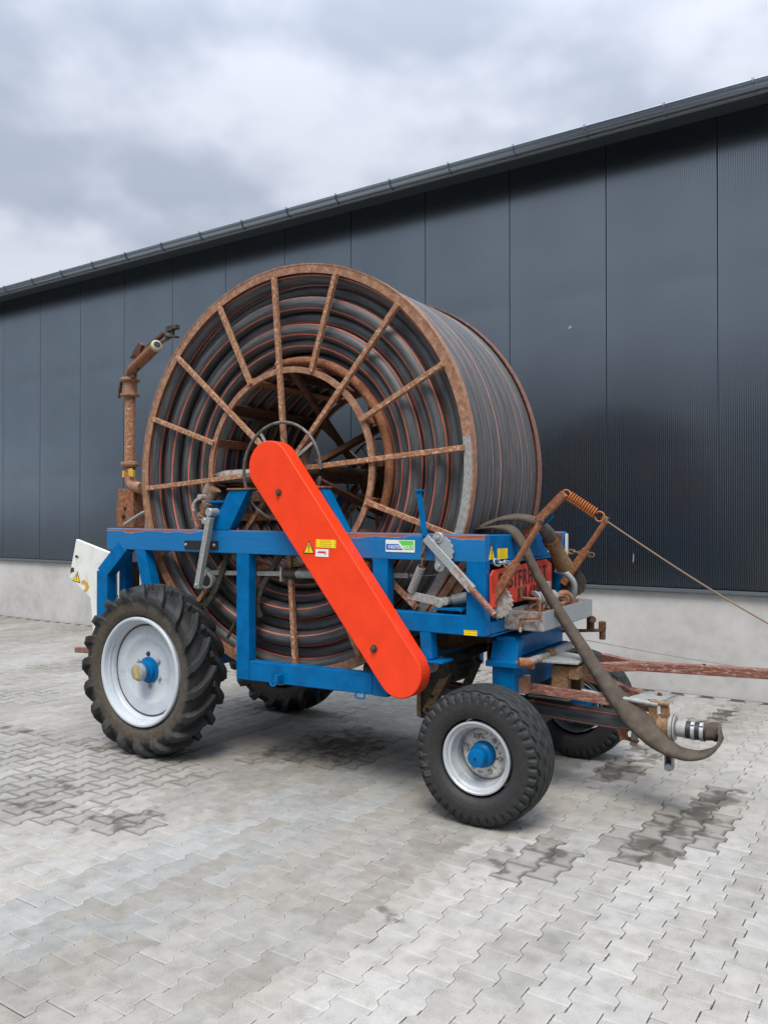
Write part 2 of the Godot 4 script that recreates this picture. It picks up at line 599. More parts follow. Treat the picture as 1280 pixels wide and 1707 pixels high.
	M.rim_chipped = mat(Color(1, 1, 1), 0.6, 0.0, ramp_tex(89, 0.012, 0.05, 0.3, [[0.0, Color("4a2a1a")], [0.33, Color("63402a")], [0.37, Color("c9c7c0")], [1.0, Color("dbdad6")]]), 3.0)
	M.cream = mat(lin(0.42, 0.36, 0.25), 0.6)
	# rubber
	M.rubber = mat(Color(1, 1, 1), 0.72, 0.0, ramp_tex(97, 0.01, 0.05, 0.35, [[0.0, Color("26272a")], [0.5, Color("34363a")], [0.8, Color("45474a")], [1.0, Color("58595a")]]), 2.5, fine_bump, 0.04)
	M.sidewall = mat(Color(1, 1, 1), 0.85, 0.0, ramp_tex(101, 0.01, 0.05, 0.3, [[0.0, Color("3a3733")], [0.45, Color("544d45")], [0.75, Color("675d50")], [1.0, Color("7a6e5e")]]), 2.5, fine_bump, 0.04)
	M.black = mat(lin(0.012, 0.012, 0.013), 0.5)
	M.letter = mat(lin(0.075, 0.07, 0.06), 0.85)
	M.canvas = mat(Color(1, 1, 1), 0.85, 0.0, ramp_tex(103, 0.008, 0.07, 0.3, [[0.0, Color("332d27")], [0.4, Color("4a4138")], [0.62, Color("584e44")], [1.0, Color("73685c")]]), 3.0, fine_bump, 0.1)
	M.hose = hose_material()
	M.hose_weathered = hose_material(true)
	M.rope = mat(lin(0.22, 0.15, 0.10), 0.8)
	M.wire = mat(lin(0.25, 0.25, 0.24), 0.5, 0.3)
	# print
	M.ink = mat(lin(0.012, 0.012, 0.012), 0.6)
	M.yellow = mat(lin(0.80, 0.56, 0.01), 0.5)
	M.white = mat(lin(0.72, 0.73, 0.72), 0.5)
	M.green = mat(lin(0.10, 0.55, 0.05), 0.5)
	M.label_blue = mat(lin(0.01, 0.10, 0.42), 0.5)
	M.brass = mat(lin(0.65, 0.38, 0.05), 0.5, 0.2)
	M.yellow_print = StandardMaterial3D.new()
	M.yellow_print.albedo_texture = printed_tex(Color("f2cf0a"), Color("a78c10"), 4, 3)
	M.yellow_print.roughness = 0.5
	M.yellow_print.uv1_scale = Vector3(9, 14, 1)
	M.yellow_print.uv1_offset = Vector3(0.5, 0.5, 0)
	# hall
	M.panel = mat(lin(0.205, 0.237, 0.258), 0.23, 1.0, grey_tex(107, 0.004, 0.93, 1.0, 256, 3), 0.6)
	M.panel_dark = mat(lin(0.02, 0.024, 0.03), 0.6)
	M.gutter = mat(lin(0.34, 0.39, 0.45), 0.3, 0.85)
	M.soffit = mat(lin(0.055, 0.068, 0.084), 0.55)
	M.flashing = mat(lin(0.10, 0.115, 0.13), 0.4, 0.3)
	M.concrete = mat(Color(1, 1, 1), 0.85, 0.0, ramp_tex(109, 0.004, 0.03, 0.3, [[0.0, Color("a3a29e")], [0.4, Color("b7b6b3")], [0.6, Color("bebdba")], [1.0, Color("c9c8c5")]]), 0.45, fine_bump, 0.05)
	M.concrete.uv1_world_triplanar = true


func worn_blue() -> StandardMaterial3D:
	# blue paint whose upper edge has worn to pinkish primer; u runs along the beam in metres, v = -0.08 at the top edge of a 0.16 m beam
	var w := 1024
	var h := 128
	var f := FastNoiseLite.new()
	f.seed = 5
	f.frequency = 0.012
	f.fractal_octaves = 5
	var im := Image.create(w, h, false, Image.FORMAT_RGB8)
	for x in w:
		var a := TAU * x / w
		for y in h:
			var n := f.get_noise_3d(cos(a) * 160.0, sin(a) * 160.0, y * 1.2)
			var m := f.get_noise_3d(cos(a) * 160.0, sin(a) * 160.0, y * 5.0 + 400.0)
			var uu := float(x) / w
			var worn := maxf(1.0 - smooth(0.26, 0.34, uu), smooth(0.66, 0.70, uu))
			var edge := lerpf(3.0, 22.0, worn) + 22.0 * maxf(n, -0.3) * (0.35 + 0.65 * worn) + 8.0 * m
			var blue := Color(0.0, 0.43, 0.67).darkened(0.05 + 0.08 * m)
			var c := blue
			if y < edge:
				c = Color(0.50, 0.30, 0.27).lerp(Color(0.62, 0.36, 0.27), clampf(0.5 + m * 1.5, 0, 1))
				if edge - y < 3.5:
					c = c.lerp(Color(0.55, 0.58, 0.68), 0.7)
			im.set_pixel(x, y, c)
	var m2 := StandardMaterial3D.new()
	m2.albedo_texture = ImageTexture.create_from_image(im)
	m2.uv1_scale = Vector3(0.3, 1.0 / 0.165, 1)
	m2.uv1_offset = Vector3(0.5, 0.5, 0)
	m2.roughness = 0.42
	m2.clearcoat_enabled = true
	m2.clearcoat = 0.2
	m2.clearcoat_roughness = 0.3
	return m2


func hose_material(weathered := false) -> StandardMaterial3D:
	var w := 1024
	var h := 256
	var a := fine(201, 0.01, 5, 1024)
	var b := fine(205, 0.05, 3, 1024)
	var im := Image.create(w, h, false, Image.FORMAT_RGB8)
	for y in h:
		var s := fposmod(float(y) / h * 4.0, 1.0)
		var on := absf(s - 0.5) < 0.062
		for x in w:
			var n := a[(y * 4) * 1024 + x] / 255.0
			var m := b[y * 1024 + x] / 255.0
			var c := Color(0.215, 0.225, 0.235).lerp(Color(0.35, 0.355, 0.355), clampf(n * 1.3 - 0.35 + (m - 0.5) * 0.4, 0, 1))
			if weathered:
				c = c.lerp(Color(0.37, 0.375, 0.38), 0.28)
			if on and weathered:
				if absf(s - 0.5) < 0.05:
					c = Color(0.80, 0.54, 0.44).lerp(Color(0.62, 0.48, 0.42), clampf(m * 1.6 - 0.5, 0, 1))
			elif on:
				var d := Color(0.84, 0.40, 0.30).lerp(Color(0.60, 0.38, 0.31), clampf(m * 1.6 - 0.5, 0, 1))
				c = d
			im.set_pixel(x, y, c)
	var k := StandardMaterial3D.new()
	k.albedo_texture = ImageTexture.create_from_image(im)
	k.uv1_scale = Vector3(0.23, 1, 1)
	k.roughness = 0.5
	return k


# ------------------------------------------------------------------ ground
const PITCH := 0.138
const LEN := 0.1985

func paver_mesh(tone: Color, dirty: bool) -> ArrayMesh:
	var a := 0.0797
	var w := 0.0543
	var l := LEN * 0.5 - 0.0018
	var s := 0.037
	var t := 0.062
	var poly := [Vector2(-a, l), Vector2(a, l), Vector2(a, l - s), Vector2(w, l - t), Vector2(w, -l + t), Vector2(a, -l + s), Vector2(a, -l), Vector2(-a, -l), Vector2(-a, -l + s), Vector2(-w, -l + t), Vector2(-w, l - t), Vector2(-a, l - s)]
	var mb := MB.new()
	var shrink := func(d: float) -> PackedVector2Array:
		var o := Geometry2D.offset_polygon(PackedVector2Array(poly), -d, Geometry2D.JOIN_MITER)
		var q: PackedVector2Array = o[0]
		var best := 0
		for j in q.size():
			if q[j].distance_to(poly[0]) < q[best].distance_to(poly[0]):
				best = j
		var r := PackedVector2Array()
		var dir := 1 if Geometry2D.is_polygon_clockwise(q) == Geometry2D.is_polygon_clockwise(PackedVector2Array(poly)) else -1
		for j in q.size():
			r.append(q[(best + dir * j + 2 * q.size()) % q.size()])
		return r
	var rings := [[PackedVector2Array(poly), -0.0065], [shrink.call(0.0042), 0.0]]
	var shade := [1.03, 1.2]  # clean edges paler: lime bloom plus a painted light catch
	if dirty:
		shade = [0.50, 0.62]
		rings.append([shrink.call(0.019), 0.0002])
		shade.append(1.0)
	var prev := []
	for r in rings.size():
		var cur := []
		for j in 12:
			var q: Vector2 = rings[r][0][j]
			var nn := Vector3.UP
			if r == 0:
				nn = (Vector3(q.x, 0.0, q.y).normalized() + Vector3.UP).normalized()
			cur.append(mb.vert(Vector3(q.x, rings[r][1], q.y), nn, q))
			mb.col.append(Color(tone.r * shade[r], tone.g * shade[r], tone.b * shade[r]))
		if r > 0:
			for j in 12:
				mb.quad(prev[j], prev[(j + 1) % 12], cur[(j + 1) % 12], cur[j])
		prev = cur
	if not dirty:
		# the flat top keeps its own corners so that the arris stays crisp
		var cur := []
		for j in 12:
			var q: Vector2 = rings[1][0][j]
			cur.append(mb.vert(Vector3(q.x, 0.0, q.y), Vector3.UP, q))
			mb.col.append(tone)
		prev = cur
	var tr := Geometry2D.triangulate_polygon(rings[-1][0])
	for i in range(0, tr.size(), 3):
		mb.tri(prev[tr[i]], prev[tr[i + 1]], prev[tr[i + 2]])
	return mb.mesh()


# dirt, plus painted reel shade: x, z, radius x, radius z, strength
const SPOTS := [
	[3.50, 0.66, .15, .20, .62], [3.55, 0.36, .13, .24, .60], [3.62, 0.02, .10, .24, .52], [3.68, -.32, .10, .2, .5],
	[3.04, .98, .13, .22, .42], [2.95, 1.34, .08, .12, .36],
	[2.98, -.55, .10, .28, .55], [3.05, -1.1, .08, .3, .45], [3.2, -2.0, .10, .3, .5], [3.33, -2.6, .08, .3, .45],
	[1.05, -.05, .30, .36, .62], [.75, .40, .22, .18, .45], [1.3, .30, .12, .08, .6],  # under the machine: shade of the reel painted into the paving
	[.2, 1.9, .20, .08, .45], [.85, 1.85, .2, .18, .42], [.0, 1.6, .26, .06, .45],
	[2.72, 2.0, .06, .06, .30],
	[-.6, .9, .4, .06, .42], [-1.6, .9, .7, .08, .35], [-1.0, -.6, .6, .08, .4], [-2.2, -1.9, .9, .08, .35],
]

func stain_shade_texture() -> ImageTexture:
	# painted reel shade, dirt and wet marks of a 12 m square of paving, 1 cm a pixel; u along x, v along z from (-5, -6)
	var s := 1024
	var im := PackedByteArray()
	im.resize(s * s * 3)
	var a := fine(301, 0.006, 5, s)
	var b := fine(303, 0.07, 4, s)
	var c := fine(307, 0.0025, 3, s)
	var px := s / 12.0
	var field := PackedFloat32Array()
	field.resize(s * s)
	for k in SPOTS:
		var cx: float = (k[0] + 5.0) * px
		var cz: float = (k[1] + 6.0) * px
		var rx: float = k[2] * px * 1.7
		var rz: float = k[3] * px * 1.7
		for z in range(maxi(0, int(cz - rz)), mini(s, int(cz + rz))):
			for x in range(maxi(0, int(cx - rx)), mini(s, int(cx + rx))):
				var d := sqrt(pow((x - cx) / rx, 2) + pow((z - cz) / rz, 2))
				if d < 1.0:
					var e: float = (1.0 - d) * 1.9 * k[4] / 0.55
					field[z * s + x] = maxf(field[z * s + x], e)
	for i in s * s:
		var n := a[i] / 255.0
		var m := b[i] / 255.0
		var g := c[i] / 255.0
		var t := 1.02 - 0.08 * clampf(n - 0.45, 0.0, 1.0) * 2.0 - 0.16 * (m - 0.35)
		t *= lerpf(0.93, 1.05, g)
		var wet_shade := field[i]
		if wet_shade > 0.0:
			wet_shade = clampf((wet_shade * 0.8 - 1.45 + n * 1.3 + (m - 0.5) * 3.4) * 1.6, 0.0, 1.0) * 0.30
		t *= 1.0 - wet_shade
		var warm := 0.02 * (n - 0.5) + wet_shade * 0.045
		im[i * 3] = int(clampf((t + warm) * 255.0, 0, 255))
		im[i * 3 + 1] = int(clampf(t * 255.0, 0, 255))
		im[i * 3 + 2] = int(clampf((t - warm) * 255.0, 0, 255))
	return ImageTexture.create_from_image(Image.create_from_data(s, s, false, Image.FORMAT_RGB8, im))


func make_ground(eye: Vector3, fwd: Vector3) -> void:
	var g := MeshInstance3D.new()
	g.name = "ground"
	var pm := PlaneMesh.new()
	pm.size = Vector2(1200, 1200)
	g.mesh = pm
	g.position = Vector3(0, -0.06, 0)
	g.material_override = mat(lin(0.055, 0.06, 0.05), 0.95, 0.0, grey_tex(311, 0.02, 0.6, 1.0, 256), 0.3)
	g.set_meta("kind", "structure")
	add_child(g)
	# pavement: a sand bed that carries the interlocking stones
	var rot := Basis(Vector3.UP, deg_to_rad(-2.512))
	var bed := MeshInstance3D.new()
	bed.name = "pavement"
	var bm := BoxMesh.new()
	bm.size = Vector3(31, 0.05, 10.7)
	bed.mesh = bm
	bed.transform = Transform3D(rot, rot * Vector3(-4.5, -0.033, 1.82))
	bed.material_override = mat(lin(0.24, 0.225, 0.20), 0.95, 0.0, M.fine_bump, 2.0)
	bed.set_meta("kind", "structure")
	add_child(bed)

	var m := StandardMaterial3D.new()
	m.vertex_color_use_as_albedo = true
	m.roughness = 0.82
	m.albedo_texture = ramp_tex(313, 0.012, 0.14, 0.55, [[0.0, Color(.74, .73, .71)], [0.3, Color(.90, .895, .885)], [0.45, Color(.955, .955, .95)], [0.58, Color(.985, .985, .98)], [0.66, Color(1, 1, 1)], [1.0, Color(1, 1, 1)]], 1024)
	m.uv1_triplanar = true
	m.uv1_world_triplanar = true
	m.uv1_scale = Vector3.ONE * (1 / 1.37)
	m.detail_enabled = true
	m.detail_albedo = stain_shade_texture()
	m.detail_blend_mode = BaseMaterial3D.BLEND_MODE_MUL
	m.detail_uv_layer = BaseMaterial3D.DETAIL_UV_2
	m.uv2_triplanar = true
	m.uv2_world_triplanar = true
	m.uv2_scale = Vector3.ONE / 12.0
	m.uv2_offset = Vector3(5.0 / 12.0, 0, 6.0 / 12.0)
	m.heightmap_enabled = true
	m.heightmap_texture = grey_tex(317, 0.09, 0, 1, 512, 3)
	m.heightmap_scale = 0.06
	M.paver = m
	var tones := []
	for k in 9:
		var t := lerpf(0.245, 0.385, k / 8.0)
		var warm := [0.0, 0.004, -0.003, 0.002][k % 4] as float
		tones.append(Color(t + warm + 0.012, t + warm * 0.2, t - warm - 0.027))
	for k in 4:
		var t := lerpf(0.265, 0.33, k / 3.0)
		tones.append(Color(t + 0.000, t + 0.002, t - 0.014))   # cooler, bluer batch
	for k in 4:
		var t := lerpf(0.15, 0.27, k / 3.0)
		tones.append(Color(t + 0.014, t, t - 0.026))   # stones darkened by oil, water and painted reel shade
	var clean := []
	var dirty := []
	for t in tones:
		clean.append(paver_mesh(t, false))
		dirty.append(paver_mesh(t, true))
	var r := RandomNumberGenerator.new()
	r.seed = 77
	var nz := FastNoiseLite.new()
	nz.seed = 12
	nz.frequency = 0.5
	nz.fractal_octaves = 3
	var all := []
	var right := fwd.cross(Vector3.UP)
	for i in range(-140, 84):
		var x := 3.744 + i * PITCH
		var streak := nz.get_noise_2d(x * 1.5, 40.0)
		for j in range(-28, 50):
			var z := 1.588 + LEN * 0.5 + (j + (0.5 if i & 1 else 0.0)) * LEN
			if z > 7.0 or z < -3.40 or absf(x + 4.5) > 15.4:
				continue
			var along := nz.get_noise_2d(x * 2.2, z * 0.55)
			var base := 0.70
			if x < 1.35:
				base = 0.40
			elif x < 2.72:
				base = 0.36
			var q := clampf(base + 0.22 * streak + 0.50 * along + r.randf_range(-0.16, 0.16), 0.0, 0.999)
			var tone := int(q * 9.0)
			var bluish: bool = x > 1.30 and x < 2.02 and z < 2.9 + (2.0 - x) and z > -1.0
			bluish = bluish and r.randf() < 0.85 + along * 0.5
			if bluish:
				tone = 9 + int(clampf(0.5 + along * 0.7 + r.randf_range(-0.3, 0.3), 0, 0.999) * 4.0)
			var grime := nz.get_noise_2d(x * 0.8 + 30.0, z * 0.9)
			var d: bool = r.randf() < smooth(0.02, 0.42, grime - (0.0 if x < 1.3 else 0.34)) * 0.95 and not bluish
			var here := rot * Vector3(x, 0, z)
			for sp in SPOTS:
				var e := sqrt(pow((here.x - sp[0]) / (sp[2] * 1.25), 2) + pow((here.z - sp[1]) / (sp[3] * 1.25), 2)) + r.randf_range(-0.3, 0.3)
				if e < 1.0:
					tone = 13 + clampi(int(e * 2.2 + (0.75 - sp[4]) * 5.0 + r.randf_range(-0.4, 0.8)), 0, 3)
					d = d or r.randf() < 0.7
			var tf := Transform3D(Basis(Vector3.UP, r.randf_range(-0.004, 0.004)) * Basis(Vector3.RIGHT, r.randf_range(-0.006, 0.006)) * Basis(Vector3.BACK, r.randf_range(-0.006, 0.006)), Vector3(x + r.randf_range(-.0007, .0007), r.randf_range(-0.0012, 0.0012), z))
			var wp := rot * tf.origin
			var rel := wp - eye
			var dep := rel.dot(fwd)
			var seen := dep > 1.0 and absf(rel.dot(right)) < dep * 0.50 and 1.7 < dep * 0.68
			all.append([rel.length() if seen else 1000.0 + rel.length(), tf, tone, d])
	all.sort_custom(func(p, q): return p[0] < q[0])
	bed.position -= rot * Vector3.ZERO
	var back := bed.transform.affine_inverse() * Transform3D(rot, Vector3.ZERO)
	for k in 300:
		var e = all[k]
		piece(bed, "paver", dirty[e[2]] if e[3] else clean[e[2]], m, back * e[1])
	for kind in 2:
		var list := all.slice(300).filter(func(e): return e[3] == (kind == 1))
		var mm := MultiMesh.new()
		mm.transform_format = MultiMesh.TRANSFORM_3D
		mm.use_colors = true
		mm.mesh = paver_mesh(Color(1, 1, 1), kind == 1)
		mm.instance_count = list.size()
		for k in list.size():
			mm.set_instance_transform(k, back * list[k][1])
			mm.set_instance_color(k, tones[list[k][2]])
		var mi := MultiMeshInstance3D.new()
		mi.multimesh = mm
		mi.material_override = m
		mi.name = "more_pavers" if kind == 0 else "more_stained_pavers"
		mi.set_meta("kind", "stuff")
		bed.add_child(mi)


# ------------------------------------------------------------------ the hall
func make_hall() -> void:
	var rot := Basis(Vector3.UP, deg_to_rad(-2.512))
	var hall := Node3D.new()
	hall.name = "metal_hall"
	hall.set_meta("label", "large dark grey metal-clad hall on a concrete plinth behind the reel")
	hall.set_meta("category", "building")
	add_child(hall)
	hall.transform = Transform3D(rot, rot * Vector3(0, 0, -3.525))
	# local: x along the wall (to the right), z towards the yard, wall face at z = 0
	var x0 := -14.0
	var x1 := 7.6
	part(hall, "concrete_plinth", MB.new().box(V((x0 + x1) / 2, 0.46, -0.10), V(x1 - x0, 1.04, 0.20), Basis.IDENTITY, 0.006), M.concrete)
	part(hall, "drip_flashing", MB.new().sweep(PackedVector3Array([V(x0, 0, 0), V(x1, 0, 0)]), PackedVector2Array([Vector2(0.0, 1.02), Vector2(-0.045, 1.012), Vector2(-0.05, 0.985), Vector2(-0.046, 0.984), Vector2(-0.041, 1.006), Vector2(0.0, 1.014)]), Vector3.UP, PackedVector2Array(), false, false), M.flashing)
	part(hall, "sheathing", MB.new().box(V((x0 + x1) / 2, 3.33, -0.09), V(x1 - x0, 4.62, 0.10), Basis.IDENTITY, 0.002), M.panel_dark)
	# one micro-ribbed panel, used for every bay
	var wpan := 1.0955
	var pm := MB.new()
	var prof := PackedVector2Array()
	var ribs := 54
	var p0 := -wpan / 2 + 0.004
	var step := (wpan - 0.008) / ribs
	prof.append(Vector2(p0, -0.03))
	prof.append(Vector2(p0, -0.002))
	prof.append(Vector2(p0 + 0.003, 0.0))
	for k in ribs:
		var xx := p0 + k * step
		if k > 0 and k < ribs:
			prof.append(Vector2(xx - 0.0028, 0.0))
			prof.append(Vector2(xx - 0.0012, -0.0011))
			prof.append(Vector2(xx + 0.0012, -0.0011))
			prof.append(Vector2(xx + 0.0028, 0.0))
	prof.append(Vector2(-p0 - 0.003, 0.0))
	prof.append(Vector2(-p0, -0.002))
	prof.append(Vector2(-p0, -0.03))
	for k in prof.size() - 1:
		var e := prof[k + 1] - prof[k]
		var nn := Vector3(-e.y, 0, e.x).normalized()
		var a := pm.vert(V(prof[k].x, 1.03, prof[k].y), nn)
		var b := pm.vert(V(prof[k + 1].x, 1.03, prof[k + 1].y), nn)
		var c := pm.vert(V(prof[k + 1].x, 5.63, prof[k + 1].y), nn)
		var d := pm.vert(V(prof[k].x, 5.63, prof[k].y), nn)
		pm.quad(a, b, c, d)
	var panel := pm.mesh()
	# joints lie at x = 3.010 - 1.0955 k
	for k in range(-4, 15):
		piece(hall, "wall_panel", panel, M.panel, Transform3D(Basis.IDENTITY, V(3.012 - wpan * (k + 0.5), 0, 0.0)))
	# eave: soffit, fascia, half-round gutter with brackets
	part(hall, "soffit", MB.new().beam(V((x0 + x1) / 2, 5.610, 0.0), V((x0 + x1) / 2, 5.487, 0.475), x1 - x0, 0.02, Vector3.UP, 0.003), M.soffit)
	part(hall, "fascia", MB.new().box(V((x0 + x1) / 2, 5.523, 0.470), V(x1 - x0, 0.085, 0.02), Basis.IDENTITY, 0.003), M.gutter)
	var gp := PackedVector2Array()
	for k in 13:
		var a := PI + PI * k / 12.0
		gp.append(Vector2(cos(a) * 0.060, sin(a) * 0.066))
	for k in 7:
		var a := -0.4 + 3.6 * k / 6.0
		gp.append(Vector2(0.064 + cos(a) * 0.011, 0.006 + sin(a) * 0.011))
	for k in 13:
		var a := TAU - PI * k / 12.0
		gp.append(Vector2(cos(a) * 0.057, sin(a) * 0.063 + 0.001))
	for k in gp.size():
		gp[k].x = -gp[k].x
	part(hall, "gutter", MB.new().sweep(PackedVector3Array([V(x0, 5.545, 0.545), V(x1, 5.545, 0.545)]), gp, Vector3.UP, PackedVector2Array(), false, true), M.gutter)
	part(hall, "eave_glint_strip", MB.new().box(V((x0 + x1) / 2, 5.474, 0.51), V(x1 - x0, 0.010, 0.05), Basis.IDENTITY, 0.003), M.galv)  # bright strip added to stand in for the glint along the gutter bottom
	var bk := MB.new()
	bk.sweep(arc(V(0, 5.545, 0.545), V(0, 0, 1), V(0, 1, 0), 0.0690, 20, -200, 16), PackedVector2Array([Vector2(-.014, -.002), Vector2(.014, -.002), Vector2(.014, .003), Vector2(-.014, .003)]), Vector3.ZERO, PackedVector2Array(), false, false)
	bk.box(V(0, 5.563, 0.612), V(0.026, 0.018, 0.014), Basis.IDENTITY, 0.003)
	var bracket := bk.mesh()
	for k in range(-5, 18):
		piece(hall, "gutter_bracket", bracket, M.gutter, Transform3D(Basis.IDENTITY, V(1.911 - 0.7645 * k, 0, 0)))
	# roof and the other walls close the volume
	part(hall, "roof", MB.new().prism(V(x0, 0, 0), Basis(Vector3(0, 0, -1), Vector3.UP, Vector3.RIGHT), PackedVector2Array([Vector2(-.46, 5.505), Vector2(9.0, 7.965), Vector2(18.46, 5.505), Vector2(18.46, 5.55), Vector2(9.0, 8.01), Vector2(-.46, 5.55)]), x1 - x0, 0.0), M.soffit)
	for xe in [x0 + 0.1, x1 - 0.25]:
		part(hall, "end_wall", MB.new().prism(V(xe, 0, 0), Basis(Vector3(0, 0, -1), Vector3.UP, Vector3.RIGHT), PackedVector2Array([Vector2(0.2, 0), Vector2(17.8, 0), Vector2(17.8, 5.62), Vector2(9.0, 7.9), Vector2(0.2, 5.62)]), 0.15), M.panel_dark)
	part(hall, "back_wall", MB.new().box(V((x0 + x1) / 2, 2.78, -17.9), V(x1 - x0 - 0.6, 5.52, 0.15)), M.panel_dark)
	# bird droppings: two pale flecks on the cladding
	for q in [[1.522, 3.75, 0.022, 0.016], [2.193, 1.309, 0.008, 0.05], [-5.2, 1.35, 0.01, 0.05], [-6.6, 1.25, 0.012, 0.06]]:
		part(hall, "paint_chip", MB.new().prism(V(q[0], q[1], 0.0002), NEAR, PackedVector2Array([Vector2(-q[2], -q[3]), Vector2(q[2] * .6, -q[3] * .7), Vector2(q[2], q[3] * .5), Vector2(-q[2] * .2, q[3])]), 0.0015), M.galv)


func make_added_hall() -> void:
	# unseen dark hall, added behind the camera to darken the cladding's lower reflection
	var rot := Basis(Vector3.UP, deg_to_rad(-2.512))
	var n := Node3D.new()
	n.name = "added_hall"
	n.set_meta("label", "unseen dark hall added behind the camera for the cladding to reflect")
	n.set_meta("category", "building")
	add_child(n)
	n.transform = Transform3D(rot, rot * Vector3(-5, 0, 33.0))
	part(n, "walls", MB.new().box(V(0, 4.7, 9), V(90, 9.4, 18), Basis.IDENTITY, .01), M.soffit)
	part(n, "roof", MB.new().prism(V(-45.5, 9.4, 0), Basis(Vector3(0, 0, 1), Vector3.UP, Vector3.RIGHT), PackedVector2Array([Vector2(-.5, 0), Vector2(18.5, 0), Vector2(9, 1.2)]), 91, 0), M.soffit)
	for k in 6:
		part(n, "sliding_door", MB.new().box(V(-35 + 14 * k, 2.2, -.03), V(4.2, 4.4, .08), Basis.IDENTITY, .01), M.flashing)


# ------------------------------------------------------------------ wheels (local: axis +z points outward, centre at origin)
func smooth(a: float, b: float, x: float) -> float:
	var t := clampf((x - a) / (b - a), 0.0, 1.0)
	return t * t * (3.0 - 2.0 * t)

func tyre_mesh(tractor: bool) -> ArrayMesh:
	var nu := 570 if tractor else 420
	var nv := 84 if tractor else 126
	var half := 0.142 if tractor else 0.150
	var rc := 0.478 if tractor else 0.309
	var h := 0.098 if tractor else 0.096
	var span := deg_to_rad(142.0)
	var pts := PackedVector3Array()
	var cols := PackedColorArray()
	pts.resize(nu * nv)
	cols.resize(nu * nv)
	var lugs := 19
	var dth := TAU / lugs
	var nz := FastNoiseLite.new()
	nz.seed = 3
	nz.frequency = 3.0
	for j in nv:
		var tt := lerpf(-1.0, 1.0, float(j) / (nv - 1))
		var f := span * signf(tt) * pow(absf(tt), 1.45 if tractor else 1.7)
		# crowd the samples on the tread
		var cs := cos(f)
		var sx := signf(sin(f)) * pow(absf(sin(f)), 0.62 if tractor else 0.58)
		var sy := signf(cs) * pow(absf(cs), 0.62 if tractor else 0.55)
		var bz := half * sx * (1.0 if absf(f) < PI / 2 else lerpf(1.0, 0.93, (absf(f) - PI / 2) / (span - PI / 2)))
		var br := rc + h * sy
		if tractor and absf(f) < PI / 2:
			br = maxf(br, rc + h * (0.86 - 0.10 * absf(sx)) * smooth(PI / 2, 0.9, absf(f)))
		var nr := sy
		var nzz := sx
		var nl := sqrt(nr * nr + nzz * nzz)
		nr /= nl; nzz /= nl
		var x := bz / half
		for i in nu:
			var th := TAU * i / nu
			var d := 0.0
			var dirt := smooth(1.36, 1.62, absf(f)) * (1.0 - 0.35 * smooth(2.1, 2.4, absf(f)))
			if tractor:
				for sg in [-1.0, 1.0]:
					var ax: float = x * sg
					if ax < -0.16:
						continue
					var down := smooth(1.10, 1.5, absf(f)) if ax > 0.5 else 0.0
					var centre: float = 0.30 * pow(clampf(ax, 0, 1), 0.85) + 0.05 * down + (0.0 if sg > 0 else dth * 0.5)
					var off := fposmod(th + centre + dth * 0.5, dth) - dth * 0.5
					var wide: float = lerpf(0.019, 0.033, clampf(ax, 0, 1)) / 0.57
					var across := 1.0 - smooth(wide, wide + 0.013, absf(off))
					var ends := smooth(-0.16, -0.08, ax) * (1.0 - smooth(1.26, 1.60, absf(f)))
					d = maxf(d, 0.047 * across * ends)
			else:
				var ax := absf(x)
				for g in [0.0, 0.42, 0.80]:
					var wob: float = 0.055 * (absf(fposmod(th * 26.0 / TAU + (0.5 if g == 0.42 else 0.0), 1.0) - 0.5) * 4.0 - 1.0)
					var at: float = (x if g == 0.0 else ax) - g - wob
					if absf(f) < 1.35:
						d -= 0.014 * (1.0 - smooth(0.024, 0.058, absf(at)))
				if absf(f) > 0.86 and absf(f) < 1.52:
					# shoulder blocks with sipes
					var q := fposmod(th * 42.0 / TAU + (0.5 if x > 0 else 0.0), 1.0)
					var notch := 1.0 - smooth(0.16, 0.22, absf(q - 0.5))
					d -= 0.013 * notch * smooth(0.88, 1.02, absf(f)) * (1.0 - smooth(1.36, 1.52, absf(f)))
				# rings moulded on the sidewall
				for ring in [1.62, 2.28]:
					d += 0.0028 * (1.0 - smooth(0.02, 0.06, absf(absf(f) - ring)))
			d += 0.0012 * nz.get_noise_3d(cos(th) * 2.0, sin(th) * 2.0, f)
			var r := br + nr * d
			pts[i * nv + j] = Vector3(cos(th) * r, sin(th) * r, bz + nzz * d * 0.8)
			var c := Color(0.023, 0.024, 0.026).lerp(Color(0.110, 0.088, 0.062) if tractor else Color(0.036, 0.035, 0.035), dirt * (0.75 + 0.5 * nz.get_noise_3d(cos(th) * 3.0, sin(th) * 3.0, f * 2.0)))
			if tractor and d < 0.02 and dirt < 0.5:
				c = Color(0.014, 0.014, 0.014)  # gaps between lugs coloured darker, painting in their shade
			cols[i * nv + j] = c
	var mb := MB.new().grid(pts, nu, nv, Vector3.ZERO)
	for i in nu + 1:
		for j in nv:
			mb.col.append(cols[(i % nu) * nv + j])
	return mb.mesh()


